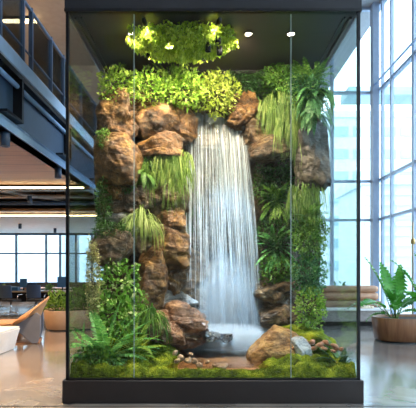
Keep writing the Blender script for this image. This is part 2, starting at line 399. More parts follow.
# services in the gap between the soffits
def duct(name, pts, r, mat, label, cat):
    o = MB().tube(pts, r, 12).build(name, mat, None, True); c = sum((Vector(p) for p in pts), Vector()) / len(pts)
    tag(recenter(o, c), label, cat)
    for f in (.15, .5, .85):
        q = Vector(pts[0]).lerp(Vector(pts[-1]), f) - c
        MB().tube([q, (q.x, q.y, 4.0 - c.z)], .012, 6).build('hanger', 'black_metal', o)
    return o
duct('air_duct', [(-12, 11.6, 3.68), (-2.9, 11.6, 3.68)], .20, 'duct_metal', 'thick round metal duct running across in the open ceiling gap', 'duct')
duct('pipe', [(-12, 12.6, 3.50), (-2.9, 12.6, 3.50)], .05, 'duct_metal', 'thin pale pipe behind the round duct in the open ceiling gap', 'pipe')
duct('pipe', [(-12, 13.3, 3.42), (-2.9, 13.3, 3.42)], .06, 'steel_dark', 'dark pipe deepest in the open ceiling gap', 'pipe')
duct('pipe', [(-6.4, 10.2, 3.5), (-4.2, 13.4, 3.5)], .04, 'duct_metal', 'slanting pipe crossing the open ceiling gap', 'pipe')
for i, (x, y, lb) in enumerate([(-5.6, 11.2, 'dark equipment box hung left in the open ceiling gap'), (-3.7, 11.0, 'dark equipment box hung right in the open ceiling gap')]):
    o = box('ceiling_unit', 'black_metal', x - .35, x + .35, y - .7, y - .3, 3.56, 3.99, bevel=.02); tag(recenter(o, (x, y, 3.5)), lb, 'ceiling equipment')

# mezzanine edge beam
t = empty('edge_beam', (-2.6, 8, 3.3)); tag(t, 'long blue steel beam carrying the mezzanine edge, top left', 'beam')
def bx(name, mat, x0, x1, y0, y1, z0, z1, t):   # world box under t (no rotation)
    l = t.location
    return box(name, mat, x0 - l.x, x1 - l.x, y0 - l.y, y1 - l.y, z0 - l.z, z1 - l.z, t)
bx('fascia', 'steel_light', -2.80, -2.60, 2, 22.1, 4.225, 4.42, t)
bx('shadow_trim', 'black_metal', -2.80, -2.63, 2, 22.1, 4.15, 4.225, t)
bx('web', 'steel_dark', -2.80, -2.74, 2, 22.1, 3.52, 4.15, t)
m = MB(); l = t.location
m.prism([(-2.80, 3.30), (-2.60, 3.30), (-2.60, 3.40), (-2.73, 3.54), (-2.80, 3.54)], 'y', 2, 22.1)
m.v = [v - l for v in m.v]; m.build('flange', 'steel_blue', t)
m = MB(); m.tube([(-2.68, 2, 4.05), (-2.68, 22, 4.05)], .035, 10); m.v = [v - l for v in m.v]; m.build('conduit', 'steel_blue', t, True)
for y in (6.35, 8.6, 10.9, 13.2):
    bx('stiffener', 'black_metal', -2.74, -2.61, y - .03, y + .03, 3.54, 4.15, t)
    bx('stiffener_foot', 'black_metal', -2.74, -2.61, y - .5, y + .03, 3.54, 3.575, t)
# railing
t = empty('glass_railing', (-2.66, 8, 4.42)); tag(t, 'glass railing with slim blue posts along the mezzanine edge', 'railing'); l = t.location
ys = [5.74, 6.46, 6.76, 7.60, 8.25, 9.4, 10.6, 11.8, 12.9]
for y in ys: bx('post', 'steel_dark', -2.69, -2.63, y - .018, y + .018, 4.42, 5.40, t)
for a, b in zip([4.6] + ys[:-1], ys):
    if b - a > .4: bx('glass_panel', 'rail_glass', -2.665, -2.655, a + .04, b - .04, 4.50, 5.30, t)
m = MB().tube([(-2.66, 4.6, 5.36), (-2.66, 12.95, 5.36)], .028, 10); m.v = [v - l for v in m.v]; m.build('handrail', 'steel_dark', t, True)
m = MB().tube([(-2.66, 4.6, 4.67), (-2.66, 12.95, 4.67)], .014, 8); m.v = [v - l for v in m.v]; m.build('mid_rail', 'steel_dark', t, True)

# cylinder spots under the soffit
def spot_fixture(x, y, z, label, energy=90, color=(1, .62, .33), size=95, tilt=(0, 0)):
    t = empty('cylinder_spotlight', (x, y, z)); tag(t, label, 'spotlight', )
    MB().lathe([(.035, -.06), (.045, -.19), (.06, -.19), (.06, 0), (.02, 0)], 18).build('housing', 'navy', t, True)
    MB().lathe([(.034, -.075), (.034, -.062)], 16).build('lens', 'led_spot', t)
    ld = bpy.data.lights.new('lamp', 'SPOT'); ld.energy = energy; ld.color = color; ld.spot_size = R(size); ld.spot_blend = .6; ld.shadow_soft_size = .06
    lo = bpy.data.objects.new('lamp', ld); col.objects.link(lo); lo.parent = t; lo.location = (0, 0, -.2); lo.rotation_euler = (tilt[0], tilt[1], 0)
spot_fixture(-2.69, 5.97, 3.30, 'dark blue cylinder spotlight under the soffit at the left picture edge', 420)
spot_fixture(-2.69, 8.07, 3.30, 'dark blue cylinder spotlight under the soffit beside the tank corner', 420)
spot_fixture(-4.6, 6.1, 3.30, 'added fill spotlight under the soffit beyond the left picture edge, front', 420)  # this and the next: unseen spots added to warm the left floor
spot_fixture(-4.6, 8.7, 3.30, 'added fill spotlight under the soffit beyond the left picture edge, middle', 420)
spot_fixture(-4.6, 11.6, 3.36, 'added fill spotlight above the desks in the ceiling gap', 420)  # these two are added as well, warm fill for the left room
spot_fixture(-7.6, 12.6, 3.36, 'added fill spotlight deep left in the ceiling gap', 420)

spot_fixture(-4.6, 8.0, 7.35, 'added fill spotlight on the upper floor ceiling behind the railing', 500)  # added to brighten the upper back wall
t = empty('fill_globe', (-6.2, 8.2, 6.3)); tag(t, 'added unseen fill globe over the upper floor, left outside the picture', 'lamp')  # added lamp outside the frame, brightens the upper floor ceiling
MB().lathe([(.02, -.15), (.11, -.11), (.15, 0), (.11, .11), (.02, .15)], 20).build('globe', 'fill_globe_glow', t, True); MB().tube([(0, 0, .15), (0, 0, 1.05)], .008, 6).build('cord', 'black_metal', t)
ld = bpy.data.lights.new('lamp', 'POINT'); ld.energy = 150; ld.color = (1, .80, .58); ld.shadow_soft_size = .2
lo = bpy.data.objects.new('lamp', ld); col.objects.link(lo); lo.parent = t; lo.location = (0, 0, -.36)
for px_, y_ in ((20, 17.5), (55, 19.5), (-30, 19.0)):  # extra spots added to brighten the deep end of the left room
    spot_fixture((px_ - 208) / F * y_, y_, 3.22, ['added fill spotlight over the far desks, left', 'added fill spotlight over the far desks beside the tank', 'added fill spotlight over the far desks, out at the left'][(20, 55, -30).index(px_)], 420)
# windows ----------------------------------------------------
TR = [(.05, .12), (2.95, .07), (4.12, .07), (6.80, .08), (9.33, .07)]
def window_x(name, X, y0, y1, mull, z1=9.4):            # wall in the plane x = X
    t = S(empty(name, (X, (y0 + y1) / 2, 0))); c = (y0 + y1) / 2
    for z, h in TR: box('transom', 'frame_glow_blue', -.02, .10, y0 - c, y1 - c, z - h / 2, z + h / 2, t)
    for y, w in mull: box('mullion', 'frame_glow_blue', -.03, .05, y - w / 2 - c, y + w / 2 - c, 0, z1, t)
    box('pane', 'window_glass', .04, .05, y0 - c, y1 - c, 0, z1, t)
    return t
mul = [(13.15, .07), (12.50, .09)] + [(11.15 - 1.4 * k, .11) for k in range(12)]
window_x('window_1', 5.1, -5.2, 13.6, mul)
m = MB().tube([(0, -5.2, 0), (0, 13.4, 0)], .03, 8)     # handrail-like tie in front of the high transom
o = m.build('tie_rail', 'steel_blue', None, True); o.location = (4.95, 0, 6.95); tag(o, 'slim metal tie rod running along the tall window wall under the high transom', 'tie rod')
t = S(empty('window_2', (3.0, 13.6, 0)))
for z, h in TR: box('transom', 'frame_glow_blue', -2.0, 2.1, -.02, .10, z - h / 2, z + h / 2, t)
for x in (-1.9, -.6, .75): box('mullion', 'frame_glow_blue', x - .04, x + .04, -.05, .1, 0, 9.4, t)
box('pane', 'window_glass', -2, 2.1, .04, .05, 0, 9.4, t)
S(box('wall_corner', 'column_paint', 4.90, 5.08, 13.35, 13.6, 0, 9.4))
t = S(empty('window_3', (-6.6, 22.25, 0)))
for z, h in ((.06, .12), (2.22, .07), (3.17, .1)): box('transom', 'steel_dark', -7.6, 7.5, -.05, .05, z - h / 2, z + h / 2, t)
for px in range(-70, 160, 1):
    if px in (-62, -34, -12, 16, 46, 60, 76, 92, 120, 150):
        x = (px - 208) / F * 22.2 + 6.6
        box('mullion', 'steel_dark', x - .045, x + .045, -.06, .06, 0, 3.2, t)
box('pane', 'window_glass', -7.6, 7.5, 0, .01, 0, 3.2, t)
S(box('wall_sill', 'wall_dark', -14.2, .95, 22.05, 22.2, 0, .80))
S(box('baseboard_right', 'column_paint', 4.9, 5.04, -5.2, 13.35, 0, .12))

# outside ------------------------------------------------------
S(box('ground', 'pavement', -60, 80, 22.4, 140, -.6, -.4)); S(box('ground_side', 'pavement', 5.4, 80, -60, 22.4, -.6, -.4))
def building(x0, x1, y0, y1, z1, mat, wmat, label, side='y', nx=6, nz=8, ww=.6, hh=.5, loc=None):
    t = empty('building', ((x0 + x1) / 2, (y0 + y1) / 2, -.4)); tag(t, label, 'building')
    l = t.location
    bx('wall', mat, x0, x1, y0, y1, -.4, z1, t)
    bx('parapet', mat, x0 - .2, x1 + .2, y0 - .2, y1 + .2, z1, z1 + .5, t)
    dz = (z1 - 1) / nz; dx = (x1 - x0) / nx
    for k in range(nz):
        for i in range(nx):
            cx = x0 + (i + .5) * dx; cz = .8 + (k + .5) * dz
            bx('window', wmat, cx - dx * ww / 2, cx + dx * ww / 2, y0 - .12, y0 + .02, cz - dz * hh / 2, cz + dz * hh / 2, t)
    return t
building(9.5, 19, 36, 46, 13.5, 'building_white', 'building_teal', 'pale office block with teal window bands seen through the right tank glass', nx=5, nz=7, ww=.8, hh=.42)
building(22, 36, 62, 74, 4, 'building_white', 'building_pale', 'low white block beyond the lobby corner window', nx=8, nz=3)
building(9, 14, 26, 31, 6.3, 'building_pale', 'building_white', 'lower pale louvred building in front of the teal office block', nx=3, nz=9, ww=.9, hh=.35)
building(-22, -13.5, 40, 50, 8, 'building_white', 'building_pale', 'pale house with blue windows seen through the far left window', nx=5, nz=4, ww=.4, hh=.6)
building(-12, -5.5, 42, 52, 9, 'building_white', 'building_pale', 'pale house beside it at the tank corner outside the far window', nx=4, nz=4, ww=.4, hh=.6)
# a street canopy outside, the horizontal bands high up behind the right tank glass
o = box('canopy', 'building_teal', 6, 24, 19.2, 20.4, 8.9, 9.25); tag(recenter(o, (15, 20, 9)), 'flat teal canopy outside, high behind the right tank glass', 'canopy')

# ------------------------------------------------------------------ the glass tank
X0, X1, YF, YB, ZB, ZT = -1.578, 1.690, 5.0, 8.05, .256, 4.340
tank = empty('glass_tank', (0.056, 6.5, 0)); tag(tank, 'huge glass tank with charcoal plinth and header enclosing an indoor waterfall', 'tank')
bx('plinth', 'charcoal_metal', X0 - .035, X1 + .035, YF - .03, YB + .03, 0, ZB, tank).modifiers.new('b', 'BEVEL').width = .008
bx('header', 'header_metal', X0 - .01, X1 + .01, YF - .02, YB + .02, ZT + .03, ZT + .75, tank)
bx('header_edge', 'black_metal', X0 - .012, X1 + .012, YF - .028, YF + .04, ZT, ZT + .03, tank)
bx('ceiling_panel', 'tank_ceiling', X0 + .03, X1 - .03, YF + .04, YB, ZT + .005, ZT + .03, tank)
for (a, b, c, d) in ((X0 + .06, X0 + .09, YF + .1, YB), (X1 - .09, X1 - .06, YF + .1, YB)):
    bx('ceiling_trim', 'trim_bronze', a, b, c, d, ZT - .02, ZT + .01, tank)
for (a, b) in ((X0 + .13, X0 + .15), (X1 - .15, X1 - .13)):
    bx('ceiling_trim', 'black_metal', a, b, YF + .1, YB, ZT - .01, ZT + .01, tank)
bx('ceiling_beam', 'black_metal', X0 + .1, X1 - .1, 6.46, 6.54, ZT - .035, ZT + .01, tank)
for x in (X0, X1 - .032):
    for y in (YF - .01, YB - .03):
        bx('corner_post', 'black_metal', x, x + .032, y, y + .035, ZB, ZT, tank)
bx('bottom_frame', 'black_metal', X0, X1, YF - .01, YF + .02, ZB, ZB + .02, tank)
SEAM = [P(134, 0, 5).x, P(291, 0, 5).x]
xs = [X0 + .032] + SEAM + [X1 - .032]
for a, b in zip(xs[:-1], xs[1:]):
    bx('front_pane', 'tank_glass', a + .003, b - .003, YF, YF + .012, ZB + .02, ZT, tank)
for x in SEAM: bx('seam', 'seam_clear', x - .0035, x + .0035, YF - .002, YF + .014, ZB + .02, ZT - .02, tank)
bx('side_pane', 'tank_glass_left', X0 + .008, X0 + .018, YF + .03, YB - .03, ZB, ZT, tank)
bx('side_pane', 'tank_glass_side', X1 - .018, X1 - .008, YF + .03, YB - .03, ZB, ZT, tank)
bx('back_panel', 'charcoal_metal', X0 + .02, X1 - .02, YB - .02, YB, ZB, ZT, tank)
DL = [(132, 33), (249, 32), (291, 32)]
def tank_lamp(x, y, energy, color, size=120, aim=None, vis=True, dz=0.):
    l = tank.location
    if vis:
        c0 = (x - l.x, y - l.y, ZT + .004 - dz - l.z)
        if dz == 0:
            MB().lathe([(.055, -.012), (.05, -.018), (.045, -.006), (.055, 0)], 20, c0).build('downlight_ring', 'trim_bronze', tank, True)
            MB().lathe([(.042, -.012), (.042, -.006)], 20, c0).build('downlight_lens', 'led_spot', tank)
        else:
            MB().lathe([(.024, .03), (.030, -.045), (.034, -.045), (.034, .05), (.006, .055), (.006, dz - .01)], 16, c0).build('fill_can', 'black_metal', tank, True)
            MB().lathe([(.023, .02), (.023, .028)], 16, c0).build('fill_lens', 'led_spot', tank)
    ld = bpy.data.lights.new('lamp', 'SPOT'); ld.energy = energy; ld.color = color; ld.spot_size = R(size); ld.spot_blend = .7; ld.shadow_soft_size = .07
    lo = bpy.data.objects.new('lamp', ld); col.objects.link(lo); lo.parent = tank
    pos = Vector((x, y, ZT - .04 - dz - (.02 if dz else 0))); lo.location = pos - l
    if aim is not None: lo.rotation_euler = (Vector(aim) - pos).to_track_quat('-Z', 'Y').to_euler()
WARM = (1, .80, .55)
TL = [(-.92, 5.45, 230, (-.75, 6.4, 3.1)), (.49, 5.45, 120, (.35, 6.5, 3.1)), (1.005, 5.45, 80, (1.1, 6.4, 2.6))]
for x, y, e, a in TL: tank_lamp(x, y, e, WARM, 150, a)
# added fill lamps for crown and rocks, hidden in the hanging ceiling foliage
for x, y, e, a, sz in ((-.75, 5.70, 110, (-.85, 6.4, 2.6), 165), (-.05, 5.78, 80, (-.1, 6.6, 3.2), 165), (-.45, 5.35, 320, (-1.0, 5.9, .8), 90), (.12, 5.35, 230, (.75, 5.9, .4), 120)):
    tank_lamp(x, y, e, WARM, sz, a, dz=.13)
tank_lamp(.0, 5.40, 1500, (.42, .70, 1.0), 24, (.30, 6.45, .30), dz=.20)  # added cool spot brightening the foot of the falls
tank_lamp(.14, 5.48, 420, (.38, .68, 1.0), 34, (.27, 6.5, 1.7), dz=.20)  # added cool spot tinting the middle of the falls blue
# two added fill spots behind the header, brightening foliage and crown
for x in (-.72, .12):
    pos = Vector((x, 5.10, ZT - .05)); aim = Vector((-.32 + x * .3, 6.2, 3.95)); dv = (aim - pos).normalized(); l = tank.location
    MB().tube([pos - dv * .05 - l, pos - dv * .02 - l, pos + dv * .04 - l], [.018, .03, .03], 14).build('fill_spot_can', 'black_metal', tank, True)
    MB().tube([pos + dv * .041 - l, pos + dv * .044 - l], .024, 14).build('fill_spot_lens', 'led_spot', tank)
    MB().tube([pos - l, Vector((x, 5.10, ZT)) - l], .006, 6).build('fill_spot_bracket', 'black_metal', tank)
    ld = bpy.data.lights.new('lamp', 'SPOT'); ld.energy = 28; ld.color = (1, .86, .60); ld.spot_size = R(95); ld.spot_blend = .8; ld.shadow_soft_size = .04
    lo = bpy.data.objects.new('lamp', ld); col.objects.link(lo); lo.parent = tank; lo.location = pos + dv * .06 - l; lo.rotation_euler = dv.to_track_quat('-Z', 'Y').to_euler()
# ------------------------------------------------------------------ rocks
CX0, CX1, CYB = X0 + .03, X1 - .03, YB - .04
def clampx(v):
    if v.x < CX0: v.x = CX0 + random.random() * .004
    if v.x > CX1: v.x = CX1 - random.random() * .004
    if v.y < YF + .025: v.y = YF + .025
    if v.y > CYB: v.y = CYB
    if v.z > ZT - .02: v.z = ZT - .02
    return v
def rock_verts(hx, hy, hz, seed, sub=5, nplanes=16, rough=.10, p=26, squash=1.0, tilt=0.):
    rnd = random.Random(seed)
    bm = bmesh.new(); bmesh.ops.create_icosphere(bm, subdivisions=sub, radius=1)
    pl = [(Vector((1, 0, 0)), 1), (Vector((-1, 0, 0)), 1), (Vector((0, 1, 0)), 1), (Vector((0, -1, 0)), 1), (Vector((0, 0, 1)), 1), (Vector((0, 0, -1)), 1)]
    for k in range(nplanes):
        n = Vector((rnd.uniform(-1, 1), rnd.uniform(-1, .6), rnd.uniform(-1, 1))).normalized()
        pl.append((n, rnd.uniform(.80, 1.15) * squash))
    off = Vector((rnd.uniform(0, 50), rnd.uniform(0, 50), rnd.uniform(0, 50)))
    M3 = Matrix.Rotation(tilt, 3, 'Y'); sz = max(hx, hz)
    st = rnd.uniform(-.35, .35)
    for v in bm.verts:
        d = v.co.normalized()
        s = sum(max(0, n.dot(d) / dd) ** p for n, dd in pl) ** (-1 / p)
        q = Vector((d.x * hx, d.y * hy, d.z * hz)) * s
        w = q / sz
        f = noise.fractal(w * 2.4 + off, .9, 2.1, 6) * rough * 1.3
        g = abs(noise.noise(w * 1.7 + off)) * rough * 1.5
        # layered cracks running along the bedding
        lay = (w.z + st * w.x + .12 * noise.noise(w * 2 + off)) * 3.1 + off.x
        cr = max(0, 1 - abs((lay % 1) - .5) * 11) * (.045 + rough * .25) * max(0, noise.noise(w * 1.3 - off) + .45)
        v.co = M3 @ (q * (1.04 + f - g - cr))
    vs = [v.co.copy() for v in bm.verts]; fs = [tuple(v.index for v in f.verts) for f in bm.faces]
    bm.free(); return vs, fs
def rock(x0, y0, x1, y1, Y, depth, mat, label, seed, name='boulder', sub=5, rough=.10, cat='rock', nplanes=12, tilt=0., group=None, p=26):
    a = P(x0, y0, Y); b = P(x1, y1, Y); c = (a + b) / 2
    vs, fs = rock_verts(abs(b.x - a.x) / 2 * 1.12, depth / 2, abs(a.z - b.z) / 2 * 1.12, seed, sub + (1 if sub == 5 else 0), nplanes, rough, p, tilt=tilt)
    vs = [clampx(v + c) - c for v in vs]
    o = meshobj(name, vs, fs, mat, None, True); o.location = c
    return tag(o, label, cat, group)

ROCKS = [
 (97, 92, 137, 146, 6.32, .55, 'rock_warm', 'craggy orange boulder at the top left of the rock face under the shrubs', 1, .20),
 (96, 139, 143, 184, 6.22, .60, 'rock_warm', 'big rounded brown boulder directly under the craggy top left boulder', 2, .07),
 (137, 102, 180, 139, 6.38, .50, 'rock_warm', 'wide flat-faced boulder left of the waterfall lip, under the green shrubs', 3, .08),
 (142, 134, 181, 156, 6.36, .45, 'rock_warm', 'low rounded boulder under the wide flat-faced boulder near the lip', 4, .08),
 (172, 106, 196, 142, 6.50, .40, 'rock_warm', 'upright boulder touching the left end of the waterfall lip', 5, .10),
 (102, 182, 152, 212, 6.40, .45, 'rock_brown', 'brown boulder under the big rounded one, behind the hanging grass', 6, .10),
 (98, 206, 134, 230, 6.36, .40, 'rock_grey', 'blue grey smooth boulder at the left glass, above mid height', 7, .06),
 (93, 232, 130, 264, 6.06, .40, 'rock_brown', 'brown boulder at the left glass directly above the variegated plant', 8, .08),
 (150, 186, 186, 214, 6.48, .45, 'rock_brown', 'brown boulder below the hanging grass left of the falls', 9, .10),
 (158, 208, 184, 231, 6.44, .40, 'rock_warm', 'small square orange boulder right of the spider plant', 10, .08),
 (153, 226, 187, 268, 6.42, .45, 'rock_warm', 'tall tapered orange boulder left of the falls at mid height', 11, .09),
 (138, 250, 166, 304, 6.36, .45, 'rock_warm', 'narrow upright orange boulder beside the leafy left column', 12, .09),
 (160, 252, 206, 306, 6.72, .50, 'rock_brown', 'broad grey brown boulder behind the spray at the left foot of the falls', 13, .12),
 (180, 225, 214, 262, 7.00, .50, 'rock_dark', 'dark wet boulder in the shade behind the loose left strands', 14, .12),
 (231, 98, 263, 128, 6.55, .40, 'rock_warm', 'craggy orange rock standing on the right end of the waterfall lip', 15, .22),
 (243, 120, 270, 147, 6.60, .40, 'rock_brown', 'brown boulder under the craggy rock at the right end of the lip', 16, .12),
 (252, 139, 292, 160, 6.45, .50, 'rock_brown', 'long flat brown ledge stone under the hanging grass right of the falls', 17, .08),
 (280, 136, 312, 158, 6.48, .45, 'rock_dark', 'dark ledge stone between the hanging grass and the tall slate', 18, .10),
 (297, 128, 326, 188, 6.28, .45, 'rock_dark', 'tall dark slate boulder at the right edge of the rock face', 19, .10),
 (255, 282, 294, 303, 6.60, .55, 'rock_brown', 'flat overhanging brown stone right of the foot of the falls', 20, .09),
 (262, 299, 300, 328, 6.55, .50, 'rock_brown', 'rounded brown boulder under the flat overhanging stone', 21, .10),
 (210, 298, 230, 330, 7.15, .40, 'rock_grey', 'pale wet rock seen through the falling water', 22, .10),
 (140, 291, 196, 311, 6.62, .60, 'rock_grey', 'long grey slab stone sloping down to the foot of the falls', 23, .08),
 (138, 311, 168, 329, 6.25, .45, 'rock_red', 'reddish flat stone left of the pool behind the strappy ferns', 24, .09),
 (154, 305, 204, 346, 6.36, .50, 'rock_red', 'reddish sloping stone at the left of the splash', 25, .10),
 (152, 323, 182, 344, 6.02, .45, 'rock_red', 'red brown stone at the left shore of the pool', 26, .10),
 (206, 332, 220, 340, 6.10, .18, 'rock_dark', 'larger of the two dark wet stones in the middle of the pool', 27, .10),
 (220, 334, 232, 342, 6.15, .16, 'rock_dark', 'smaller of the two dark wet stones in the middle of the pool', 28, .10),
 (186, 336, 200, 340, 6.10, .15, 'rock_brown', 'flat brown stone between the left shore and the dark pool stones', 29, .08),
 (106, 182, 128, 200, 6.24, .30, 'rock_warm', 'angular orange stone wedged right below the big rounded boulder', 61, .14),
 (126, 188, 152, 208, 6.30, .30, 'rock_brown', 'angular brown stone above the spider plant, below the thin hanging grass', 62, .14),
 (160, 268, 184, 292, 6.50, .35, 'rock_warm', 'angular stone in the gap right of the narrow upright orange boulder', 63, .14),
 (122, 92, 150, 112, 6.34, .30, 'rock_warm', 'craggy stone half buried in the crown shrubs between the two top left boulders', 64, .18),
 (186, 262, 212, 290, 6.95, .35, 'rock_brown', 'wet brown stone behind the left strands of the lower falls', 65, .14),
 (264, 150, 288, 168, 6.62, .30, 'rock_brown', 'shaded brown stone tucked under the long ledge stone', 66, .14),
 (176, 318, 206, 332, 6.16, .30, 'rock_red', 'flat red brown stone half in the water beside the splash', 67, .10),
]
for r_ in ROCKS:
    x0, y0, x1, y1, Y, dp, mt, lb, sd, ro = r_
    rock(x0, y0, x1, y1, Y, dp, mt, lb, sd, rough=ro, name='boulder' if (x1 - x0) > 25 else 'rock')
# lip ledge under the stream
rock(184, 128, 256, 148, 6.95, .44, 'rock_brown', 'wide ledge stone carrying the waterfall lip', 40, rough=.07)
# big front rock, hand shaped: ridge peak left of centre, flat light right facet
def front_rock():
    c = P(281, 349, 5.72); hx = 30 / F * 5.72; hz = .27; hy = .26
    rnd = random.Random(5)
    bm = bmesh.new(); bmesh.ops.create_icosphere(bm, subdivisions=6, radius=1)
    pl = [((-.80, -.10, .60), .66), ((-.45, -.70, .55), .72), ((.30, -.25, .92), .66), ((.18, -.80, .55), .62), ((.65, .1, .75), .74), ((.97, -.2, .2), .88), ((.60, -.78, .12), .76), ((-.25, -.95, .1), .74), ((-.98, -.1, -.2), .98), ((0, 0, -1), .8), ((0, 1, 0), .9), ((.25, .6, .76), .8), ((-.5, .6, .62), .8), ((-.7, -.7, .0), .84)]
    pl = [(Vector(n).normalized(), d) for n, d in pl]; off = Vector((3, 8, 1))
    for v in bm.verts:
        d = v.co.normalized(); s = sum(max(0, n.dot(d) / dd) ** 40 for n, dd in pl) ** (-1 / 40)
        q = d * s
        f = noise.fractal(q * 2.2 + off, 1.0, 2.1, 6) * .06 + abs(noise.noise(Vector((q.x * 2, q.y * 2, q.z * 7)) + off)) * -.06
        q = q * (1 + f); v.co = Vector((q.x * hx * 1.12, q.y * hy * 1.2, q.z * hz * 1.3))
    vs = [v.co.copy() for v in bm.verts]; fs = [tuple(v.index for v in f.verts) for f in bm.faces]; bm.free()
    o = meshobj('boulder', vs, fs, 'rock_gold', None, True); o.location = c
    tag(o, 'large angular golden brown rock in the foreground at the edge of the pool', 'rock')
    # the pale quartz face
    vs2, fs2 = rock_verts(.10, .10, .17, 77, 5, 12, .06)
    q = meshobj('quartz_face', vs2, fs2, 'rock_quartz', o, True); q.location = (.225, -.17, .0); q.rotation_euler = (0, -.30, .5); q['label'] = 'pale blue grey face of the rock'
front_rock()
# mossy mound rocks
def mossy(x0, y0, x1, y1, Y, depth, seed, label):
    o = rock(x0, y0, x1, y1, Y, depth, 'moss', label, seed, 'mossy_rock', 5, .10, 'rock'); return o
mossy(277, 326, 318, 352, 6.15, .5, 51, 'moss covered rock behind the large foreground rock')
mossy(293, 334, 338, 360, 5.90, .45, 52, 'moss covered rock right of the large foreground rock, behind the red pebbles')
rock(299, 332, 322, 343, 6.05, .2, 'pebble_tan', 'bare tan stone showing between the two moss covered rocks', 53, 'rock', 4)

# pebbles
peb = [(298, 341, 7, 4, 'right'), (305, 344, 8, 5, 'right'), (312, 342, 7, 5, 'right'), (319, 345, 8, 5, 'right'), (327, 343, 7, 5, 'right'), (334, 346, 8, 6, 'right'), (325, 349, 7, 4, 'right'), (314, 349, 9, 4, 'right'), (304, 350, 7, 4, 'right'), (341, 350, 6, 4, 'right'), (296, 348, 6, 4, 'right'), (333, 352, 6, 3, 'right'),
       (176, 354, 6, 5, 'left'), (182, 358, 7, 5, 'left'), (188, 361, 7, 5, 'left'), (195, 362, 6, 5, 'left'), (201, 365, 6, 5, 'left'), (178, 360, 5, 4, 'left'), (207, 361, 5, 4, 'left'), (223, 367, 12, 7, 'left'), (190, 355, 5, 3, 'left'), (214, 366, 5, 4, 'left')]
rnd_p = random.Random(9)
for i, (x, y, w, h, s) in enumerate(peb):
    x += rnd_p.uniform(-1.5, 1.5); y += rnd_p.uniform(-1, 1); w0 = w; w *= rnd_p.uniform(.8, 1.2)
    Y = 5.62 - (y - 341) * .012 if s == 'right' else 5.42 - (y - 354) * .012
    lb = 'rounded red brown pebble in the heap at the right shore below the moss covered rocks' if s == 'right' else 'rounded tan pebble on the left front shore of the pool'
    if w0 == 12: lb = 'largest tan pebble, alone at the middle of the front moss edge'; g = None
    else: g = 'red pebbles at the right shore' if s == 'right' else 'tan pebbles at the left front shore'
    rock(x - w / 2, y - h / 2, x + w / 2, y + h / 2, Y, w / F * Y, 'pebble_red' if s == 'right' else 'pebble_tan', lb, 100 + i, 'pebble', 3, .06, 'pebble', 14, rnd_p.uniform(-.4, .4), g, 7)

# rock wall behind everything: a displaced relief, 3 cm mesh
def backdrop():
    nx, nz = 150, 190; vs = []; fs = []
    for k in range(nz + 1):
        z = ZB + (3.95 - ZB) * k / nz
        for i in range(nx + 1):
            x = CX0 + (CX1 - CX0) * i / nx
            # cave behind the falls
            cave = math.exp(-(((x - .15) / .62) ** 4)) * (1 / (1 + math.exp((z - 3.35) * 12)))
            y = 6.72 + .95 * cave
            q = Vector((x, z * .9, 3))
            y += .20 * noise.fractal(q * 1.6, 1, 2, 5) + .12 * abs(noise.noise(q * 4)) + .05 * abs(noise.noise(q * 11)) - .12
            y = min(y, CYB)
            vs.append(Vector((x, y, z)))
    for k in range(nz):
        for i in range(nx):
            a = k * (nx + 1) + i; fs.append((a, a + 1, a + nx + 2, a + nx + 1))
    # close to the back panel so the relief has depth
    n0 = len(vs)
    for i in range(nx + 1):
        v = vs[nz * (nx + 1) + i]; vs.append(Vector((v.x, CYB, v.z)))
    for i in range(nx):
        a = nz * (nx + 1) + i; fs.append((a, a + 1, n0 + i + 1, n0 + i))
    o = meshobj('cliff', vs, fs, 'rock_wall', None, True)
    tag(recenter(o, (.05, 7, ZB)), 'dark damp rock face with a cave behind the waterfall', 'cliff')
backdrop()

# pool bed + water
def hf(name, x0, x1, y0, y1, nx, ny, fn, mat, base=None):
    vs = []; fs = []
    for j in range(ny + 1):
        for i in range(nx + 1):
            x = x0 + (x1 - x0) * i / nx; y = y0 + (y1 - y0) * j / ny; vs.append(Vector((x, y, fn(x, y))))
    for j in range(ny):
        for i in range(nx):
            a = j * (nx + 1) + i; fs.append((a, a + 1, a + nx + 2, a + nx + 1))
    if base is not None:      # skirt
        W = nx + 1
        rim = [i for i in range(W)] + [j * W + nx for j in range(1, ny + 1)] + [ny * W + i for i in range(nx - 1, -1, -1)] + [j * W for j in range(ny - 1, 0, -1)]
        k = len(vs)
        for r_ in rim: vs.append(Vector((vs[r_].x, vs[r_].y, base)))
        n = len(rim)
        for i in range(n): fs.append((rim[i], k + i, k + (i + 1) % n, rim[(i + 1) % n]))
    return meshobj(name, vs, fs, mat, None, True)
WZ = .345
o = hf('pool_bed', CX0, CX1, 5.06, 7.95, 60, 60, lambda x, y: .285 + .02 * noise.noise(Vector((x * 2, y * 2, 0))), 'rock_bed', ZB)
tag(recenter(o, (0, 6.4, ZB)), 'reddish brown stone bed under the shallow pool water', 'pool bed')
m = hf('pool_water', CX0 + .002, CX1 - .002, 5.2, 7.9, 4, 4, lambda x, y: WZ, 'pool_water')
tag(recenter(m, (0, 6.4, WZ)), 'shallow clear brown pool at the foot of the waterfall', 'water', kind='stuff')

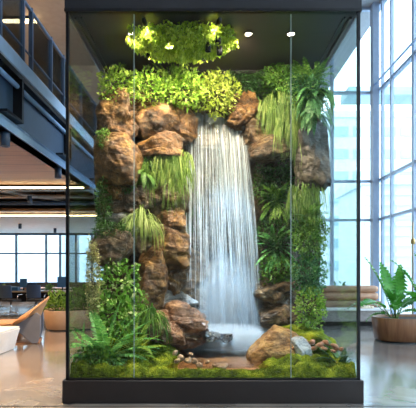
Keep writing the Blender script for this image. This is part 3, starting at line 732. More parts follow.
def moss_h(x, y):
    # front bank that rises to both sides and leaves the pool open in the middle
    px = 208 + x / y * F
    n = noise.fractal(Vector((x * 3.2, y * 3.2, 1)), 1, 2, 5) * .055 + abs(noise.noise(Vector((x * 6, y * 6, 7)))) * .05 - .01
    def sm(a, b, t): t = max(0, min(1, (t - a) / (b - a))); return t * t * (3 - 2 * t)
    left = 1 - sm(-.85, -.12, x); right = sm(.45, 1.0, x)
    side = max(left, right)
    front = 1 - sm(5.12, 5.30, y)
    h = .285 + front * (.06 + .03 * side) + side * (.12 * sm(5.0, 5.45, y)) + n * (.5 + side)
    h += left * .10 * sm(5.3, 6.1, y) + right * .10 * sm(5.5, 6.2, y)
    if side < .5: h -= .10 * sm(5.28, 5.42, y) * (1 - side * 2)
    ed = sm(5.03, 5.09, y)
    return max(.268, h * ed + .285 * (1 - ed))
moss = hf('moss_carpet', CX0, CX1, 5.035, 6.35, 210, 90, moss_h, 'moss', ZB + .003)
vs = []; fs = []
rnd = random.Random(3)
def tuft(vs, fs, p, L, w, rnd):
    a = rnd.uniform(0, 2 * PI); d = Vector((math.cos(a), math.sin(a), 0)); s = Vector((-d.y, d.x, 0)) * w
    k = len(vs); tip = p + d * L * .5 + Vector((0, 0, L))
    vs += [p - s, p + s, tip]; fs.append((k, k + 1, k + 2))
for i in range(26000):
    x = rnd.uniform(CX0 + .01, CX1 - .01); y = 5.04 + 1.2 * rnd.random() ** 1.6; h = moss_h(x, y)
    if h < WZ - .05 and y > 5.3: continue
    tuft(vs, fs, Vector((x, y, h - .004)), rnd.uniform(.008, .022), rnd.uniform(.003, .006), rnd)
ff = meshobj('moss_fluff', [v - Vector((0, 5.5, ZB)) for v in vs], fs, 'moss_fluff', moss); ff['kind'] = 'stuff'
tag(recenter(moss, (0, 5.5, ZB)), 'bright green moss carpet along the whole front of the tank floor', 'moss', kind='stuff')

# ------------------------------------------------------------------ waterfall
def fall_point(u, t, layer=0.):
    # u across, t 0..1 : 0-.12 stream over the lip, then the drop
    lip = P(187 + 59 * u, 112 + 14 * u ** 1.2 - 2 * math.sin(u * PI), 6.60)
    if t < .1:
        s = t / .1
        return Vector((lip.x - .02 * (1 - s), 7.02 - .38 * s + layer, lip.z + .045 * math.sin(s * PI / 2) - .03 * s * s))
    s = (t - .1) / .9
    z0 = lip.z + .015; z = z0 + (WZ - z0) * s
    fwd = .10 * math.sqrt(max(0, min(1, s * 3))) + .06 * s
    spread = (u - .30) * .30 * s ** .8 + .06 * s
    return Vector((lip.x + spread, 6.64 - fwd + layer, z - 0.0))
def sheet(layer, seed, wav=.02, name='water_sheet'):
    nu, nt_ = 60, 70; vs = []; fs = []; uvs = []
    for j in range(nt_ + 1):
        for i in range(nu + 1):
            u = i / nu; t = j / nt_
            p = fall_point(u, t, layer)
            p.y += noise.noise(Vector((u * 9 + seed, t * 1.5, seed))) * wav * (1 + 3 * t); p.x += noise.noise(Vector((u * 5 + seed * 2, t * 3, 4))) * .012
            vs.append(p); uvs.append((u + seed * 1.7 - math.floor(seed * 1.7) if False else u, t))
    for j in range(nt_):
        for i in range(nu):
            a = j * (nu + 1) + i; fs.append((a, a + 1, a + nu + 2, a + nu + 1))
    return vs, fs, uvs
fall = empty('waterfall', (.2, 6.7, WZ)); tag(fall, 'tall white waterfall pouring over the rock ledge into the pool', 'waterfall', kind='stuff')
for lay, sd in ((0, 0.0), (.05, 1.3), (.10, 2.1)):
    vs, fs, uvs = sheet(lay, sd)
    o = meshobj('water_sheet', [v - fall.location for v in vs], fs, 'falling_water', fall, True)
    uvl = o.data.uv_layers.new(name='UVMap')
    k = 0
    for poly in o.data.polygons:
        for li in poly.loop_indices:
            vi = o.data.loops[li].vertex_index; uvl.data[li].uv = (uvs[vi][0], uvs[vi][1])
    if sd:   # different streaks on every layer
        mt = M['falling_water'].copy(); o.data.materials[0] = mt
        for n in mt.node_tree.nodes:
            if n.type == 'MAPPING': n.inputs['Location'].default_value = (sd * 13.7, sd * 5.1, 0)
rnd = random.Random(11); m = MB()
for k in range(230):
    u = rnd.random(); t0 = rnd.uniform(.05, .55); t1 = min(1, t0 + rnd.uniform(.15, .6)); r = rnd.uniform(.0012, .0032); lay = rnd.uniform(-.03, .12)
    pts = []
    for j in range(12):
        t = t0 + (t1 - t0) * j / 11; p = fall_point(u, t, lay) - fall.location; p.x += .01 * math.sin(t * 9 + k); pts.append(p)
    m.tube(pts, [r * (.3 + .7 * math.sin(PI * (j + .5) / 12)) for j in range(12)], 4, False)
o = m.build('water_strands', 'water_strand', fall, True); o['kind'] = 'stuff'
# foam where the water lands
def foam_h(x, y):
    e = ((x - .30) / .62) ** 2 + ((y - 6.44) / .24) ** 2
    return WZ - .01 + max(0, 1 - e) ** .6 * (.03 + .045 * abs(noise.noise(Vector((x * 9, y * 9, 2)))) + .02 * noise.noise(Vector((x * 25, y * 25, 2))))
o = hf('foam', -.35, .95, 6.18, 6.70, 90, 40, foam_h, 'foam'); o.data.transform(Matrix.Translation(-fall.location)); o.parent = fall; o['kind'] = 'stuff'
# spray droplets and mist at the foot
m = MB(); rnd = random.Random(4)
for k in range(420):
    a = rnd.gauss(0, 1); x = .28 + a * .28; z = WZ + abs(rnd.gauss(0, .12)) + .005; y = 6.5 + rnd.gauss(0, .12); r = rnd.uniform(.002, .006)
    m.add([(x + r, y, z), (x - r, y, z), (x, y + r, z), (x, y - r, z), (x, y, z + r), (x, y, z - r)], [(0, 2, 4), (2, 1, 4), (1, 3, 4), (3, 0, 4), (2, 0, 5), (1, 2, 5), (3, 1, 5), (0, 3, 5)])
o = m.build('spray', 'water_strand'); tag(recenter(o, (.28, 6.5, WZ)), 'fine spray droplets leaping where the waterfall hits the pool', 'spray', kind='stuff')
def mistball(c, s, label, mat='mist'):
    bm = bmesh.new(); bmesh.ops.create_icosphere(bm, subdivisions=3, radius=1)
    me = bpy.data.meshes.new('mist'); bm.to_mesh(me); bm.free(); me.materials.append(M[mat])
    o = bpy.data.objects.new('mist', me); col.objects.link(o); o.location = c; o.scale = s
    tag(o, label, 'mist', kind='stuff')
mistball((.28, 6.42, WZ + .12), (.85, .42, .26), 'low white mist spreading over the pool at the foot of the falls')
mistball((.25, 6.66, WZ + .55), (.60, .22, .85), 'thin bluish mist hanging in front of the lower waterfall')

# ------------------------------------------------------------------ plants
def leaf(vs, fs, p, d, n, L, W, bend=.3):
    s = d.cross(n)
    if s.length < 1e-4: s = d.orthogonal()
    s.normalize(); k = len(vs)
    a = p + d * L * .38 + n * L * .06; b = p + d * L * .74; t = p + d * L
    b.z -= bend * L * .4; t.z -= bend * L
    vs += [p, a + s * W / 2, a - s * W / 2, b + s * W * .34, b - s * W * .34, t]
    fs += [(k, k + 1, k + 2), (k + 1, k + 3, k + 4, k + 2), (k + 3, k + 5, k + 4)]
def ribbon(vs, fs, pts, w, side):
    k = len(vs); n = len(pts)
    for i, p in enumerate(pts):
        ww = w * (1 - (i / (n - 1)) ** 2 * .85) / 2
        vs += [p + side * ww, p - side * ww]
    for i in range(n - 1): fs.append((k + 2 * i, k + 2 * i + 1, k + 2 * i + 3, k + 2 * i + 2))
def rv(r): 
    while True:
        v = Vector((r.uniform(-1, 1), r.uniform(-1, 1), r.uniform(-1, 1)))
        if .05 < v.length < 1: return v.normalized()
def finish(name, vs, fs, mat, c, label, cat, group=None, stem=None, clamp=True):
    if clamp: vs = [clampx(v) for v in vs]
    o = meshobj(name, [v - c for v in vs], fs, mat, None, False); o.location = c
    tag(o, label, cat, group)
    return o
def stems(o, c, base, tips, r=.004, mat='stem_brown'):
    m = MB()
    for t in tips:
        mid = (base + t) / 2 + Vector((0, 0, .03)); m.tube([v - c for v in (base, mid, t)], [r, r * .8, r * .5], 5)
    m.build('stems', mat, o, True)
def shrub(x0, y0, x1, y1, Y, depth, mat, label, seed, n=None, L=.045, W=.55, droop=.3, up=.3, name='leafy_plant', cat='plant', blocky=.7, stemmat='stem_brown'):
    rnd = random.Random(seed); a = P(x0, y0, Y); b = P(x1, y1, Y); c = (a + b) / 2
    hx = abs(b.x - a.x) / 2; hz = abs(a.z - b.z) / 2; hy = depth / 2
    if n is None: n = int(3.9 * (hx * 2) * (hz * 2) / (L * L * W))
    vs = []; fs = []
    off = Vector((seed * 3.1, 0, 0))
    for i in range(n):
        v = rv(rnd)
        # superellipsoid shell with lumps
        s = (abs(v.x) ** 3 + abs(v.y) ** 3 + abs(v.z) ** 3) ** (-1 / 3)
        r = (1 - .55 * rnd.random() ** 2) * (blocky * s + (1 - blocky))
        r *= .86 + .35 * noise.noise(v * 2.6 + off)
        if v.y > .45: v.y *= -1
        p = c + Vector((v.x * hx, v.y * hy, v.z * hz)) * r
        d = (v + rv(rnd) * .9 + Vector((0, -.25, up))).normalized()
        nn = (rv(rnd) + Vector((0, -.6, .8))).normalized()
        l = L * rnd.uniform(.6, 1.3)
        leaf(vs, fs, p, d, nn, l, l * W, droop * rnd.random())
    o = finish(name, vs, fs, mat, c, label, cat)
    base = Vector((c.x, c.y + hy * .6, c.z - hz * .6))
    stems(o, c, base, [clampx(c + Vector((rnd.uniform(-.7, .7) * hx, rnd.uniform(-.6, .4) * hy, rnd.uniform(-.2, .8) * hz))) for _ in range(9)], mat=stemmat)
    return o
def frond_pts(base, d, L, droop, n=12):
    pts = [base.copy()]; q = d.copy()
    for i in range(n):
        q = (q + Vector((0, 0, -droop / n))).normalized(); pts.append(pts[-1] + q * L / n)
    return pts
def frond(vs, fs, base, d, L, W, droop, rnd, n=13):
    pts = frond_pts(base, d, L, droop, n)
    side = d.cross(Vector((0, 0, 1)))
    if side.length < .1: side = Vector((1, 0, 0))
    side.normalize(); ribbon(vs, fs, pts, .006, side)
    for i in range(1, n + 1):
        t = i / n; w = W * math.sin(PI * min(1, .12 + t * .9)) ** .8 * (1 if t < .95 else .5)
        dd = (pts[i] - pts[i - 1]).normalized(); up = side.cross(dd).normalized()
        for sg in (-1, 1):
            for h in (0, .5):
                p = pts[i - 1].lerp(pts[i], h)
                dr = (side * sg + dd * .55 + rv(rnd) * .12).normalized()
                leaf(vs, fs, p, dr, up, w, L / n * .55, .15)
def fern(x0, y0, x1, y1, Y, mat, label, seed, nf=18, W=.07, fan='up', name='fern', parts=False, dirs=None, Lk=1., cat='fern', droop=1.3):
    rnd = random.Random(seed); a = P(x0, y0, Y); b = P(x1, y1, Y)
    hx = abs(b.x - a.x) / 2; hz = abs(a.z - b.z)
    if fan == 'up': base = Vector(((a.x + b.x) / 2, Y, b.z + hz * .1))
    elif fan == 'down': base = Vector(((a.x + b.x) / 2, Y + .1, a.z - hz * .12))
    else: base = Vector(((a.x + b.x) / 2, Y + .1, (a.z + b.z) / 2))
    root = None
    if parts:
        root = empty(name, base); tag(root, label, cat)
    VS = []; FS = []
    for i in range(nf):
        t = (i + .5) / nf
        if fan == 'up':
            an = PI * (.04 + .92 * t); L = (hx * abs(math.cos(an)) + hz * .95 * math.sin(an)) * rnd.uniform(.8, 1.1) * Lk
            d = Vector((math.cos(an), rnd.uniform(-.9, .3), .35 + math.sin(an) * .9)).normalized()
            dr = droop * rnd.uniform(.6, 1.2)
        elif fan == 'down':
            an = PI * t; L = max(hz, hx) * rnd.uniform(.6, 1.0) * Lk
            d = Vector((math.cos(an) * 1.0, -.8, rnd.uniform(-.2, .7))).normalized(); dr = droop * rnd.uniform(1.2, 2.4)
        else:
            an = 2 * PI * t; L = (hx * abs(math.cos(an)) + hz * .5 * abs(math.sin(an))) * rnd.uniform(.8, 1.15) * Lk
            d = Vector((math.cos(an), -.6, math.sin(an) + .2)).normalized(); dr = droop * rnd.uniform(.5, 1.1)
        vs = []; fs = []
        frond(vs, fs, base + rv(rnd) * .03, d, L, W * rnd.uniform(.8, 1.15), dr, rnd)
        if parts:
            vs = [clampx(v) - base for v in vs]; meshobj('frond', vs, fs, mat, root)
        else:
            k = len(VS); VS += vs; FS += [tuple(q + k for q in f) for f in fs]
    if parts: return root
    c = base.copy(); clampx(c)
    return finish(name, VS, FS, mat, c, label, cat)
def grass(x0, y0, x1, y1, Y, mat, label, seed, n=260, w=.011, name='grass_tuft', mode='hang', cat='grass'):
    rnd = random.Random(seed); a = P(x0, y0, Y); b = P(x1, y1, Y); cx = (a.x + b.x) / 2
    hx = abs(b.x - a.x) / 2; hz = abs(a.z - b.z); VS = []; FS = []
    base0 = Vector((cx, Y + .08, a.z - hz * (.12 if mode == 'hang' else .35)))
    for i in range(n):
        if mode == 'hang':
            if i % 14 == 0: tx = rnd.uniform(-.8, .8); tz = rnd.random() ** 1.3 * .62; tl = rnd.uniform(.28, .55); ty = rnd.uniform(-.05, .04)
            bs = Vector((cx + tx * hx + rnd.uniform(-.015, .015), base0.y + ty, a.z - hz * (.08 + tz)))
            ex = bs.x + rnd.uniform(-1, 1) * hx * .55; L = hz * tl * rnd.uniform(.7, 1.1)
            fo = rnd.uniform(.05, .20); top = rnd.uniform(.04, .16) * hz
            pts = []
            for j in range(8):
                t = j / 7; z = bs.z + top * math.sin(min(1, t * 2.6) * PI / 2) - (L + top) * max(0, t - .2) ** 1.3 * 1.3
                pts.append(Vector((bs.x + (ex - bs.x) * t ** .7, bs.y - fo * min(1, t * 2.2) ** .7, z)))
        else:   # a fountain: spider plant
            an = rnd.uniform(0, 2 * PI); rx = abs(math.cos(an)); L = hz * rnd.uniform(.35, .75)
            dx = (rnd.random() * 2 - 1) * hx; fo = rnd.uniform(.04, .24); up = hz * rnd.uniform(.08, .36) * (1.15 - .6 * abs(dx) / hx); L *= rnd.uniform(.45, 1.1)
            pts = []
            for j in range(9):
                t = j / 8
                z = base0.z + up * math.sin(min(1, t * 1.9) * PI / 2) * (1 if t < .5 else 1) - L * max(0, t - .3) ** 1.4 * 1.3
                pts.append(Vector((base0.x + dx * math.sin(t * PI / 2), base0.y - fo * t, z)))
        ribbon(VS, FS, pts, w * rnd.uniform(.6, 1.2), (Vector((1, 0, 0)) + rv(rnd) * .6).normalized())
    return finish(name, VS, FS, mat, base0.copy(), label, cat)

# --- ceiling moss
def ceiling_foliage():
    rnd = random.Random(8); vs = []; fs = []; c = Vector((-.25, 5.55, ZT - .02))
    for i in range(5200):
        x = rnd.uniform(-.98, .36); y = rnd.uniform(5.12, 5.98)
        e = ((x + .31) / .67) ** 2 + ((y - 5.52) / .46) ** 2
        if e > 1 + .35 * noise.noise(Vector((x * 6, y * 6, 0))): continue
        h = (.05 + .15 * (1 - min(1, e))) * rnd.random() ** .7 + .06 * max(0, noise.noise(Vector((x * 7, y * 7, 5))))
        p = Vector((x, y, ZT - .01 - h)); d = (rv(rnd) + Vector((0, -.2, -.5))).normalized()
        l = rnd.uniform(.03, .06); leaf(vs, fs, p, d, (rv(rnd) + Vector((0, -.8, -.4))).normalized(), l, l * .6, .3)
    finish('hanging_foliage', vs, fs, 'leaf_lime', c, 'lime green foliage patch hanging from the dark tank ceiling', 'plant')
ceiling_foliage()
# --- crown of the rock face, left to right
shrub(97, 68, 138, 108, 6.20, .40, 'leaf_bright', 'bright leafy shrub crowning the rock face at the top left corner', 201, L=.055)
grass(110, 58, 128, 78, 6.25, 'leaf_green', 'small drooping grass sprout poking out of the top left shrub', 202, 40, .008, 'grass_sprout', 'fountain')
shrub(128, 70, 168, 108, 6.22, .40, 'leaf_bright', 'mid green shrub second from the left on the crown of the rock face', 203, L=.05)
fern(158, 62, 188, 92, 6.30, 'leaf_bright', 'upright ferny sprig rising above the crown left of the falls', 204, 16, .045)
shrub(156, 66, 208, 110, 6.28, .40, 'leaf_bright', 'wide bright shrub on the crown just left of the waterfall lip', 205, L=.055)
shrub(190, 70, 242, 117, 6.42, .35, 'leaf_yellow', 'yellow green shrub on the crown directly above the waterfall', 206, L=.052)
grass(208, 48, 250, 92, 6.55, 'leaf_green', 'spiky grass clump standing above the yellow green shrub', 207, 120, .010, 'grass_clump', 'fountain')
shrub(204, 66, 262, 98, 6.60, .35, 'leaf_dark', 'dark fine leaved shrub behind the spiky grass above the falls', 208, L=.032)
shrub(248, 66, 296, 104, 6.50, .35, 'leaf_dark', 'dark shrub on the crown between the falls and the right seam', 209, L=.038)
fern(262, 66, 296, 100, 6.42, 'leaf_green', 'dark feathery fern on the crown near the right glass seam', 210, 18, .05)
shrub(286, 70, 328, 122, 6.24, .40, 'leaf_blue', 'blue green shrub at the top right corner of the rock face', 211, L=.04)
fern(304, 54, 330, 84, 6.20, 'leaf_green', 'tall sprig standing up at the top right corner', 212, 9, .05)
grass(259, 92, 294, 150, 6.36, 'grass_hang', 'pale hanging grass curtain right of the craggy lip rock', 213, 420)
grass(284, 108, 312, 164, 6.28, 'grass_hang', 'hanging grass curtain with brownish tips beside the dark slate', 214, 300)
fern(300, 88, 334, 142, 6.16, 'leaf_blue', 'arching blue green fern hanging at the right glass under the corner shrub', 215, 26, .06, 'down')
shrub(262, 58, 302, 96, 6.34, .35, 'leaf_green', 'mid green shrub rising under the ceiling at the right glass seam', 250, L=.045)
fern(286, 56, 332, 108, 6.12, 'leaf_green', 'broad feathery fern spread over the top right corner shrub', 251, 26, .06, 'round')
fern(300, 108, 334, 150, 6.04, 'leaf_blue', 'drooping fern over the top of the dark slate', 252, 20, .055, 'down')
grass(268, 100, 304, 156, 6.20, 'grass_hang', 'loose hanging grass in front of the right glass seam', 253, 220)
# --- right living wall
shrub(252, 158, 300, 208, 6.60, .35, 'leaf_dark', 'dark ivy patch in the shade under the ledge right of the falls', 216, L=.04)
fern(254, 180, 300, 222, 6.48, 'leaf_green', 'broad fern spreading under the dark ivy right of the falls', 217, 22, .06, 'round')
grass(288, 180, 326, 250, 6.26, 'grass_hang', 'hanging grass below the tall dark slate at the right edge', 218, 330)
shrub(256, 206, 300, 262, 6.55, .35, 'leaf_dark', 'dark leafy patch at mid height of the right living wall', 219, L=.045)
fern(256, 222, 298, 272, 6.44, 'fern_green', 'light fern at mid height of the right living wall near the falls', 220, 20, .06, 'round')
shrub(290, 214, 328, 262, 6.22, .40, 'leaf_green', 'mid green shrub at the right glass at mid height', 221, L=.04)
fern(294, 198, 330, 240, 6.14, 'leaf_green', 'feathery fern on the right edge above the mid height shrub', 222, 20, .05, 'round')
shrub(258, 254, 300, 286, 6.50, .35, 'leaf_green', 'low shrub above the flat overhanging stone right of the falls', 223, L=.045)
shrub(290, 254, 328, 294, 6.20, .40, 'leaf_blue', 'blue green shrub low on the right edge of the living wall', 224, L=.04)
shrub(293, 284, 326, 330, 6.12, .40, 'leaf_bright', 'light green bush at the right end standing behind the mossy rocks', 225, L=.045)
fern(298, 262, 330, 300, 6.08, 'fern_green', 'small bright fern between the low right shrubs', 226, 16, .05, 'round')
shrub(92, 222, 132, 240, 5.96, .22, 'leaf_dark', 'dark ivy lying over the brown boulder at the left glass', 254, L=.035)
shrub(96, 128, 112, 150, 6.02, .16, 'leaf_green', 'small fern like tuft in the joint between the two top left boulders', 255, L=.035)
fern(126, 168, 158, 196, 6.16, 'leaf_green', 'small fern in the joint right of the big rounded boulder', 256, 14, .045, 'down')
# --- left rock face
shrub(136, 150, 162, 190, 6.40, .30, 'leaf_dark', 'dark leafy patch under the boulders left of the hanging grass', 227, L=.04)
grass(154, 148, 192, 206, 6.34, 'grass_hang', 'long hanging grass under the boulders left of the falls', 228, 420)
grass(134, 160, 156, 206, 6.28, 'grass_hang', 'thin hanging grass against the left glass seam', 229, 160)
shrub(95, 176, 112, 234, 6.10, .20, 'leaf_dark', 'dark ivy strand trailing down the left edge of the rock face', 230, L=.035)
shrub(112, 178, 136, 196, 6.20, .20, 'leaf_dark', 'small dark ivy patch right under the big rounded boulder', 231, L=.035)
grass(116, 204, 166, 270, 6.14, 'grass_spider', 'spider plant fountain of long pale blades left of the falls', 232, 190, .013, 'spider_plant', 'fountain', 'plant')
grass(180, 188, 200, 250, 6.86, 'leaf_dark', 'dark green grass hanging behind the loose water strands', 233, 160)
shrub(86, 232, 100, 330, 5.72, .16, 'ivy_pale', 'pale olive ivy strand hanging down inside the left glass', 234, L=.03)
shrub(96, 258, 140, 306, 6.00, .40, 'leaf_variegated', 'variegated leafy plant with cream leaves at the left glass', 235, L=.075)
shrub(92, 292, 142, 338, 5.86, .45, 'leaf_variegated', 'second variegated plant, below the first and above the big fern', 236, L=.075)
shrub(118, 286, 148, 334, 6.02, .35, 'leaf_green', 'darker green shrub right of the lower variegated plant', 237, L=.05)
fern(66, 312, 146, 366, 5.50, 'fern_green', 'large fern with spreading blue green fronds in the front left corner', 238, 26, .10, 'up', parts=True, Lk=1.15)
fern(112, 318, 156, 360, 5.55, 'leaf_bright', 'smaller light fern right of the large corner fern', 239, 18, .06, 'up', parts=True)
grass(126, 302, 172, 366, 5.75, 'leaf_green', 'strappy leaved plant between the left ferns and the red stones', 240, 110, .016, 'strap_leaf_plant', 'fountain', 'plant')
shrub(66, 346, 122, 370, 5.30, .25, 'leaf_green', 'low ground cover plant at the foot of the large corner fern', 241, L=.05)
fern(322, 334, 358, 372, 5.45, 'leaf_dark', 'dark low fern in the front right corner of the tank', 242, 18, .055, 'up', parts=True)
# fluff on the mossy rocks
# ------------------------------------------------------------------ left room furniture
def shellpatch(fn, nu, nv, th, name, mat, parent, bev=True):
    vs = []; fs = []
    for j in range(nv + 1):
        for i in range(nu + 1): vs.append(fn(i / nu, j / nv))
    for j in range(nv):
        for i in range(nu):
            a = j * (nu + 1) + i; fs.append((a, a + 1, a + nu + 2, a + nu + 1))
    o = meshobj(name, vs, fs, mat, parent, True)
    md = o.modifiers.new('th', 'SOLIDIFY'); md.thickness = th; md.offset = 0
    md = o.modifiers.new('ss', 'SUBSURF'); md.levels = 1; md.render_levels = 1
    return o
def lounge_chair(loc, rz, label):
    t = empty('lounge_chair', loc, rz); tag(t, label, 'chair')
    def back(u, v):       # wraps behind the sitter, who faces +x
        a = R(-112 + 224 * u); top = .52 * (math.cos(R(-75 + 150 * u)) ** .6) if abs(u - .5) < .5 else 0
        top = .12 + .44 * max(0, math.cos(a * .80)) ** .75
        r = .34 + .16 * v ** 1.5; a *= 1 - .30 * v ** 2.5
        return Vector((-math.cos(a) * r - .06 * v, math.sin(a) * r * .95, .36 + v * top))
    shellpatch(back, 28, 10, .035, 'backrest', 'tan_leather', t)
    m = MB(); pts = [(-.30, -.24), (-.36, 0), (-.30, .24), (-.1, .33), (.42, .34), (.50, .28), (.50, -.28), (.42, -.34), (-.1, -.33)]
    m.prism(pts, 'z', .34, .43); m.build('seat', 'tan_leather', t, bevel=.03, seg=3)
    m = MB(); m.prism([(x * .95, y * .95) for x, y in pts], 'z', .26, .335); m.build('seat_base', 'tan_leather', t, bevel=.02)
    for s in (-1, 1):
        m = MB(); m.prism([(-.42, .56), (-.34, .62), (-.28, .58), (.18, .30), (-.02, .24), (-.26, 0.01), (-.36, 0.01), (-.42, .2)], 'y', s * .33, s * .37)
        o = m.build('side_panel', 'grey_blue_fabric', t, bevel=.012); o['label'] = 'blue grey side panel reaching to the floor'
    m = MB(); m.prism([(-.40, -.34), (-.40, .34), (.30, .30), (.30, -.30)], 'z', 0, .03); m.build('foot_plate', 'leather_brown', t, bevel=.008)
    m = MB(); m.lathe([(.10, .03), (.06, .06), (.06, .26), (.12, .26)], 16); m.build('pedestal', 'leather_brown', t, True)
lounge_chair((-3.82, 9.15, 0), R(196), 'tan shell lounge chair with blue grey side panels left of the tank')
# white bench front left
t = empty('low_table', (-4.13, 7.85, 0)); tag(t, 'white slant-sided low table at the left picture edge', 'table')
m = MB(); m.add([(-.55, -.50, 0), (.52, -.50, 0), (.54, .50, 0), (-.55, .5, 0), (-.6, -.58, .385), (.585, -.58, .385), (.62, .58, .385), (-.6, .58, .385)], [(3, 2, 1, 0), (4, 5, 6, 7), (0, 1, 5, 4), (1, 2, 6, 5), (2, 3, 7, 6), (3, 0, 4, 7)]); m.build('body', 'bench_white', t, bevel=.02)
m = MB().box(-.62, .60, -.59, .59, .387, .41); m.build('top', 'bench_white', t, bevel=.01)
# bench of tan slabs behind low table
t = empty('lounge_bench', (-4.9, 9.0, 0)); tag(t, 'tan upholstered bench running out of the picture behind the low table', 'bench')
for z0, z1, mt, nm in ((0.0, .36, 'leather_brown', 'base'), (.36, .46, 'tan_leather', 'seat'), (.47, .55, 'tan_leather', 'cushion')):
    MB().box(-.8, .38, -.4, .4, z0, z1).build(nm, mt, t, bevel=.02)

# tan curved planter
def planter(name, outline, h, wmat, label, inset=.06, cat='planter', taper=.93, z0=.03):
    c = Vector((sum(p[0] for p in outline) / len(outline), sum(p[1] for p in outline) / len(outline), 0))
    t = empty(name, c); tag(t, label, cat)
    n = len(outline); pr = [(taper, z0), (1, h), (.985, h + .012), (1 - inset, h + .012), (1 - inset - .01, h - .05)]
    vs = []; fs = []
    for s, z in pr:
        for p in outline: vs.append(Vector(((p[0] - c.x) * s, (p[1] - c.y) * s, z)))
    for k in range(len(pr) - 1):
        for i in range(n): fs.append((k * n + i, k * n + (i + 1) % n, (k + 1) * n + (i + 1) % n, (k + 1) * n + i))
    fs.append(tuple(range(n - 1, -1, -1)))
    meshobj('body', vs, fs, wmat, t, True)
    meshobj('soil', [Vector(((p[0] - c.x) * (1 - inset), (p[1] - c.y) * (1 - inset), h - .04)) for p in outline], [tuple(range(n))], 'soil', t)
    MB().add([Vector(((p[0] - c.x) * taper * .97, (p[1] - c.y) * taper * .97, z)) for z in (0, z0) for p in outline], [tuple(range(n - 1, -1, -1))] + [(i, (i + 1) % n, n + (i + 1) % n, n + i) for i in range(n)]).build('plinth', 'black_metal', t)
    return t, c
def superell(cx, cy, a, b, p=3, n=48, rot=0):
    out = []
    for i in range(n):
        th = 2 * PI * i / n; x = abs(math.cos(th)) ** (2 / p) * math.copysign(a, math.cos(th)); y = abs(math.sin(th)) ** (2 / p) * math.copysign(b, math.sin(th))
        out.append((cx + x * math.cos(rot) - y * math.sin(rot), cy + x * math.sin(rot) + y * math.cos(rot)))
    return out
plain('planter_tan', (.62, .42, .27), .5)
_, pc = planter('floor_planter', superell(-3.15, 11.35, .95, .55, 3.2, rot=R(30)), .47, 'planter_tan', 'long tan planter box between the lounge chair and the tank')
def bush(cx, cy, z0, hx, hy, h, mat, label, seed, L=.10, n=500, W=.4):
    rnd = random.Random(seed); vs = []; fs = []; c = Vector((cx, cy, z0))
    for i in range(n):
        v = rv(rnd); v.z = abs(v.z); r = 1 - .6 * rnd.random() ** 2
        p = c + Vector((v.x * hx, v.y * hy, v.z * h * (.85 + .3 * noise.noise(v * 3)))) * r
        d = (v + rv(rnd) * .8 + Vector((0, 0, .3))).normalized(); l = L * rnd.uniform(.6, 1.3)
        leaf(vs, fs, p, d, rv(rnd), l, l * W, .4 * rnd.random())
    o = finish('leafy_plant', vs, fs, mat, c, label, 'plant', clamp=False)
    m = MB()
    for k in range(12):
        tip = Vector((rnd.uniform(-.7, .7) * hx, rnd.uniform(-.7, .7) * hy, h * rnd.uniform(.5, .9))); m.tube([(tip.x * .2, tip.y * .2, -.02), tip * .5, tip], [.008, .006, .004], 5)
    m.build('stems', 'stem_green', o)
bush(-3.70, 11.05, .45, .36, .30, .52, 'leaf_bright', 'yellow green bushy plant at the left end of the tan planter', 301, .11, 420)
bush(-3.15, 11.35, .45, .40, .30, .62, 'leaf_green', 'taller green bushy plant at the tank end of the tan planter', 302, .12, 420)
bush(-2.60, 11.7, .45, .35, .30, .5, 'leaf_green', 'green bushy plant in the planter half hidden behind the tank glass', 303, .11, 300)

# desks, chairs, monitors
def desk(loc, w, d, label):
    t = empty('office_desk', loc); tag(t, label, 'desk')
    MB().box(-w / 2, w / 2, -d / 2, d / 2, .71, .75).build('desktop', 'wood_desk', t, bevel=.006)
    for sx in (-1, 1):
        for sy in (-1, 1): MB().box(sx * (w / 2 - .1) - .025, sx * (w / 2 - .1) + .025, sy * (d / 2 - .1) - .025, sy * (d / 2 - .1) + .025, 0, .71).build('leg', 'black_metal', t)
    MB().box(-w / 2 + .1, w / 2 - .1, d / 2 - .12, d / 2 - .10, .35, .71).build('modesty_panel', 'black_metal', t)
desk((-6.2, 15.0, 0), 2.6, .9, 'long wooden desk across the far left room, nearer of the two desks')
desk((-6.9, 17.2, 0), 3.4, .9, 'wooden desk farther back under the far left window')
def office_chair(proto, loc, rz, label):
    if proto is None:
        t = empty('office_chair', loc, rz)
        MB().prism([(-.24, -.2), (-.2, -.24), (.2, -.24), (.24, -.2), (.24, .2), (.2, .24), (-.2, .24), (-.24, .2)], 'z', .45, .52).build('seat', 'black_plastic', t, bevel=.02)
        def bk(u, v): return Vector((.22 * (2 * u - 1), -.23 - .05 * v + .06 * (1 - (2 * u - 1) ** 2) * -1, .56 + .42 * v))
        shellpatch(bk, 8, 8, .03, 'backrest', 'navy', t)
        MB().tube([(0, 0, .45), (0, 0, .10)], .025, 10).build('column', 'chrome', t, True)
        for k in range(5):
            a = 2 * PI * k / 5; MB().tube([(0, 0, .12), (.28 * math.cos(a), .28 * math.sin(a), .06)], [.02, .014], 8).build('leg', 'chrome', t, True)
        MB().tube([(0, -.18, .46), (0, -.27, .62)], .015, 8).build('back_bracket', 'chrome', t, True)
        for s in (-1, 1): MB().tube([(s * .24, -.05, .48), (s * .29, -.05, .66), (s * .29, .15, .67)], .013, 8).build('armrest', 'chrome', t, True)
    else:
        t = proto.copy(); col.objects.link(t); t.location = loc; t.rotation_euler = (0, 0, rz)
        for ch in proto.children:
            c = ch.copy(); col.objects.link(c); c.parent = t
    tag(t, label, 'chair', 'office chairs at the wooden desks')
    return t
oc = office_chair(None, (-6.95, 14.2, 0), R(10), 'dark office chair at the near desk, at the left picture edge')
office_chair(oc, (-6.2, 14.15, 0), R(-12), 'dark office chair at the near desk, second from the left picture edge')
office_chair(oc, (-5.45, 14.25, 0), R(6), 'dark office chair at the near desk, directly behind the lounge chair back')
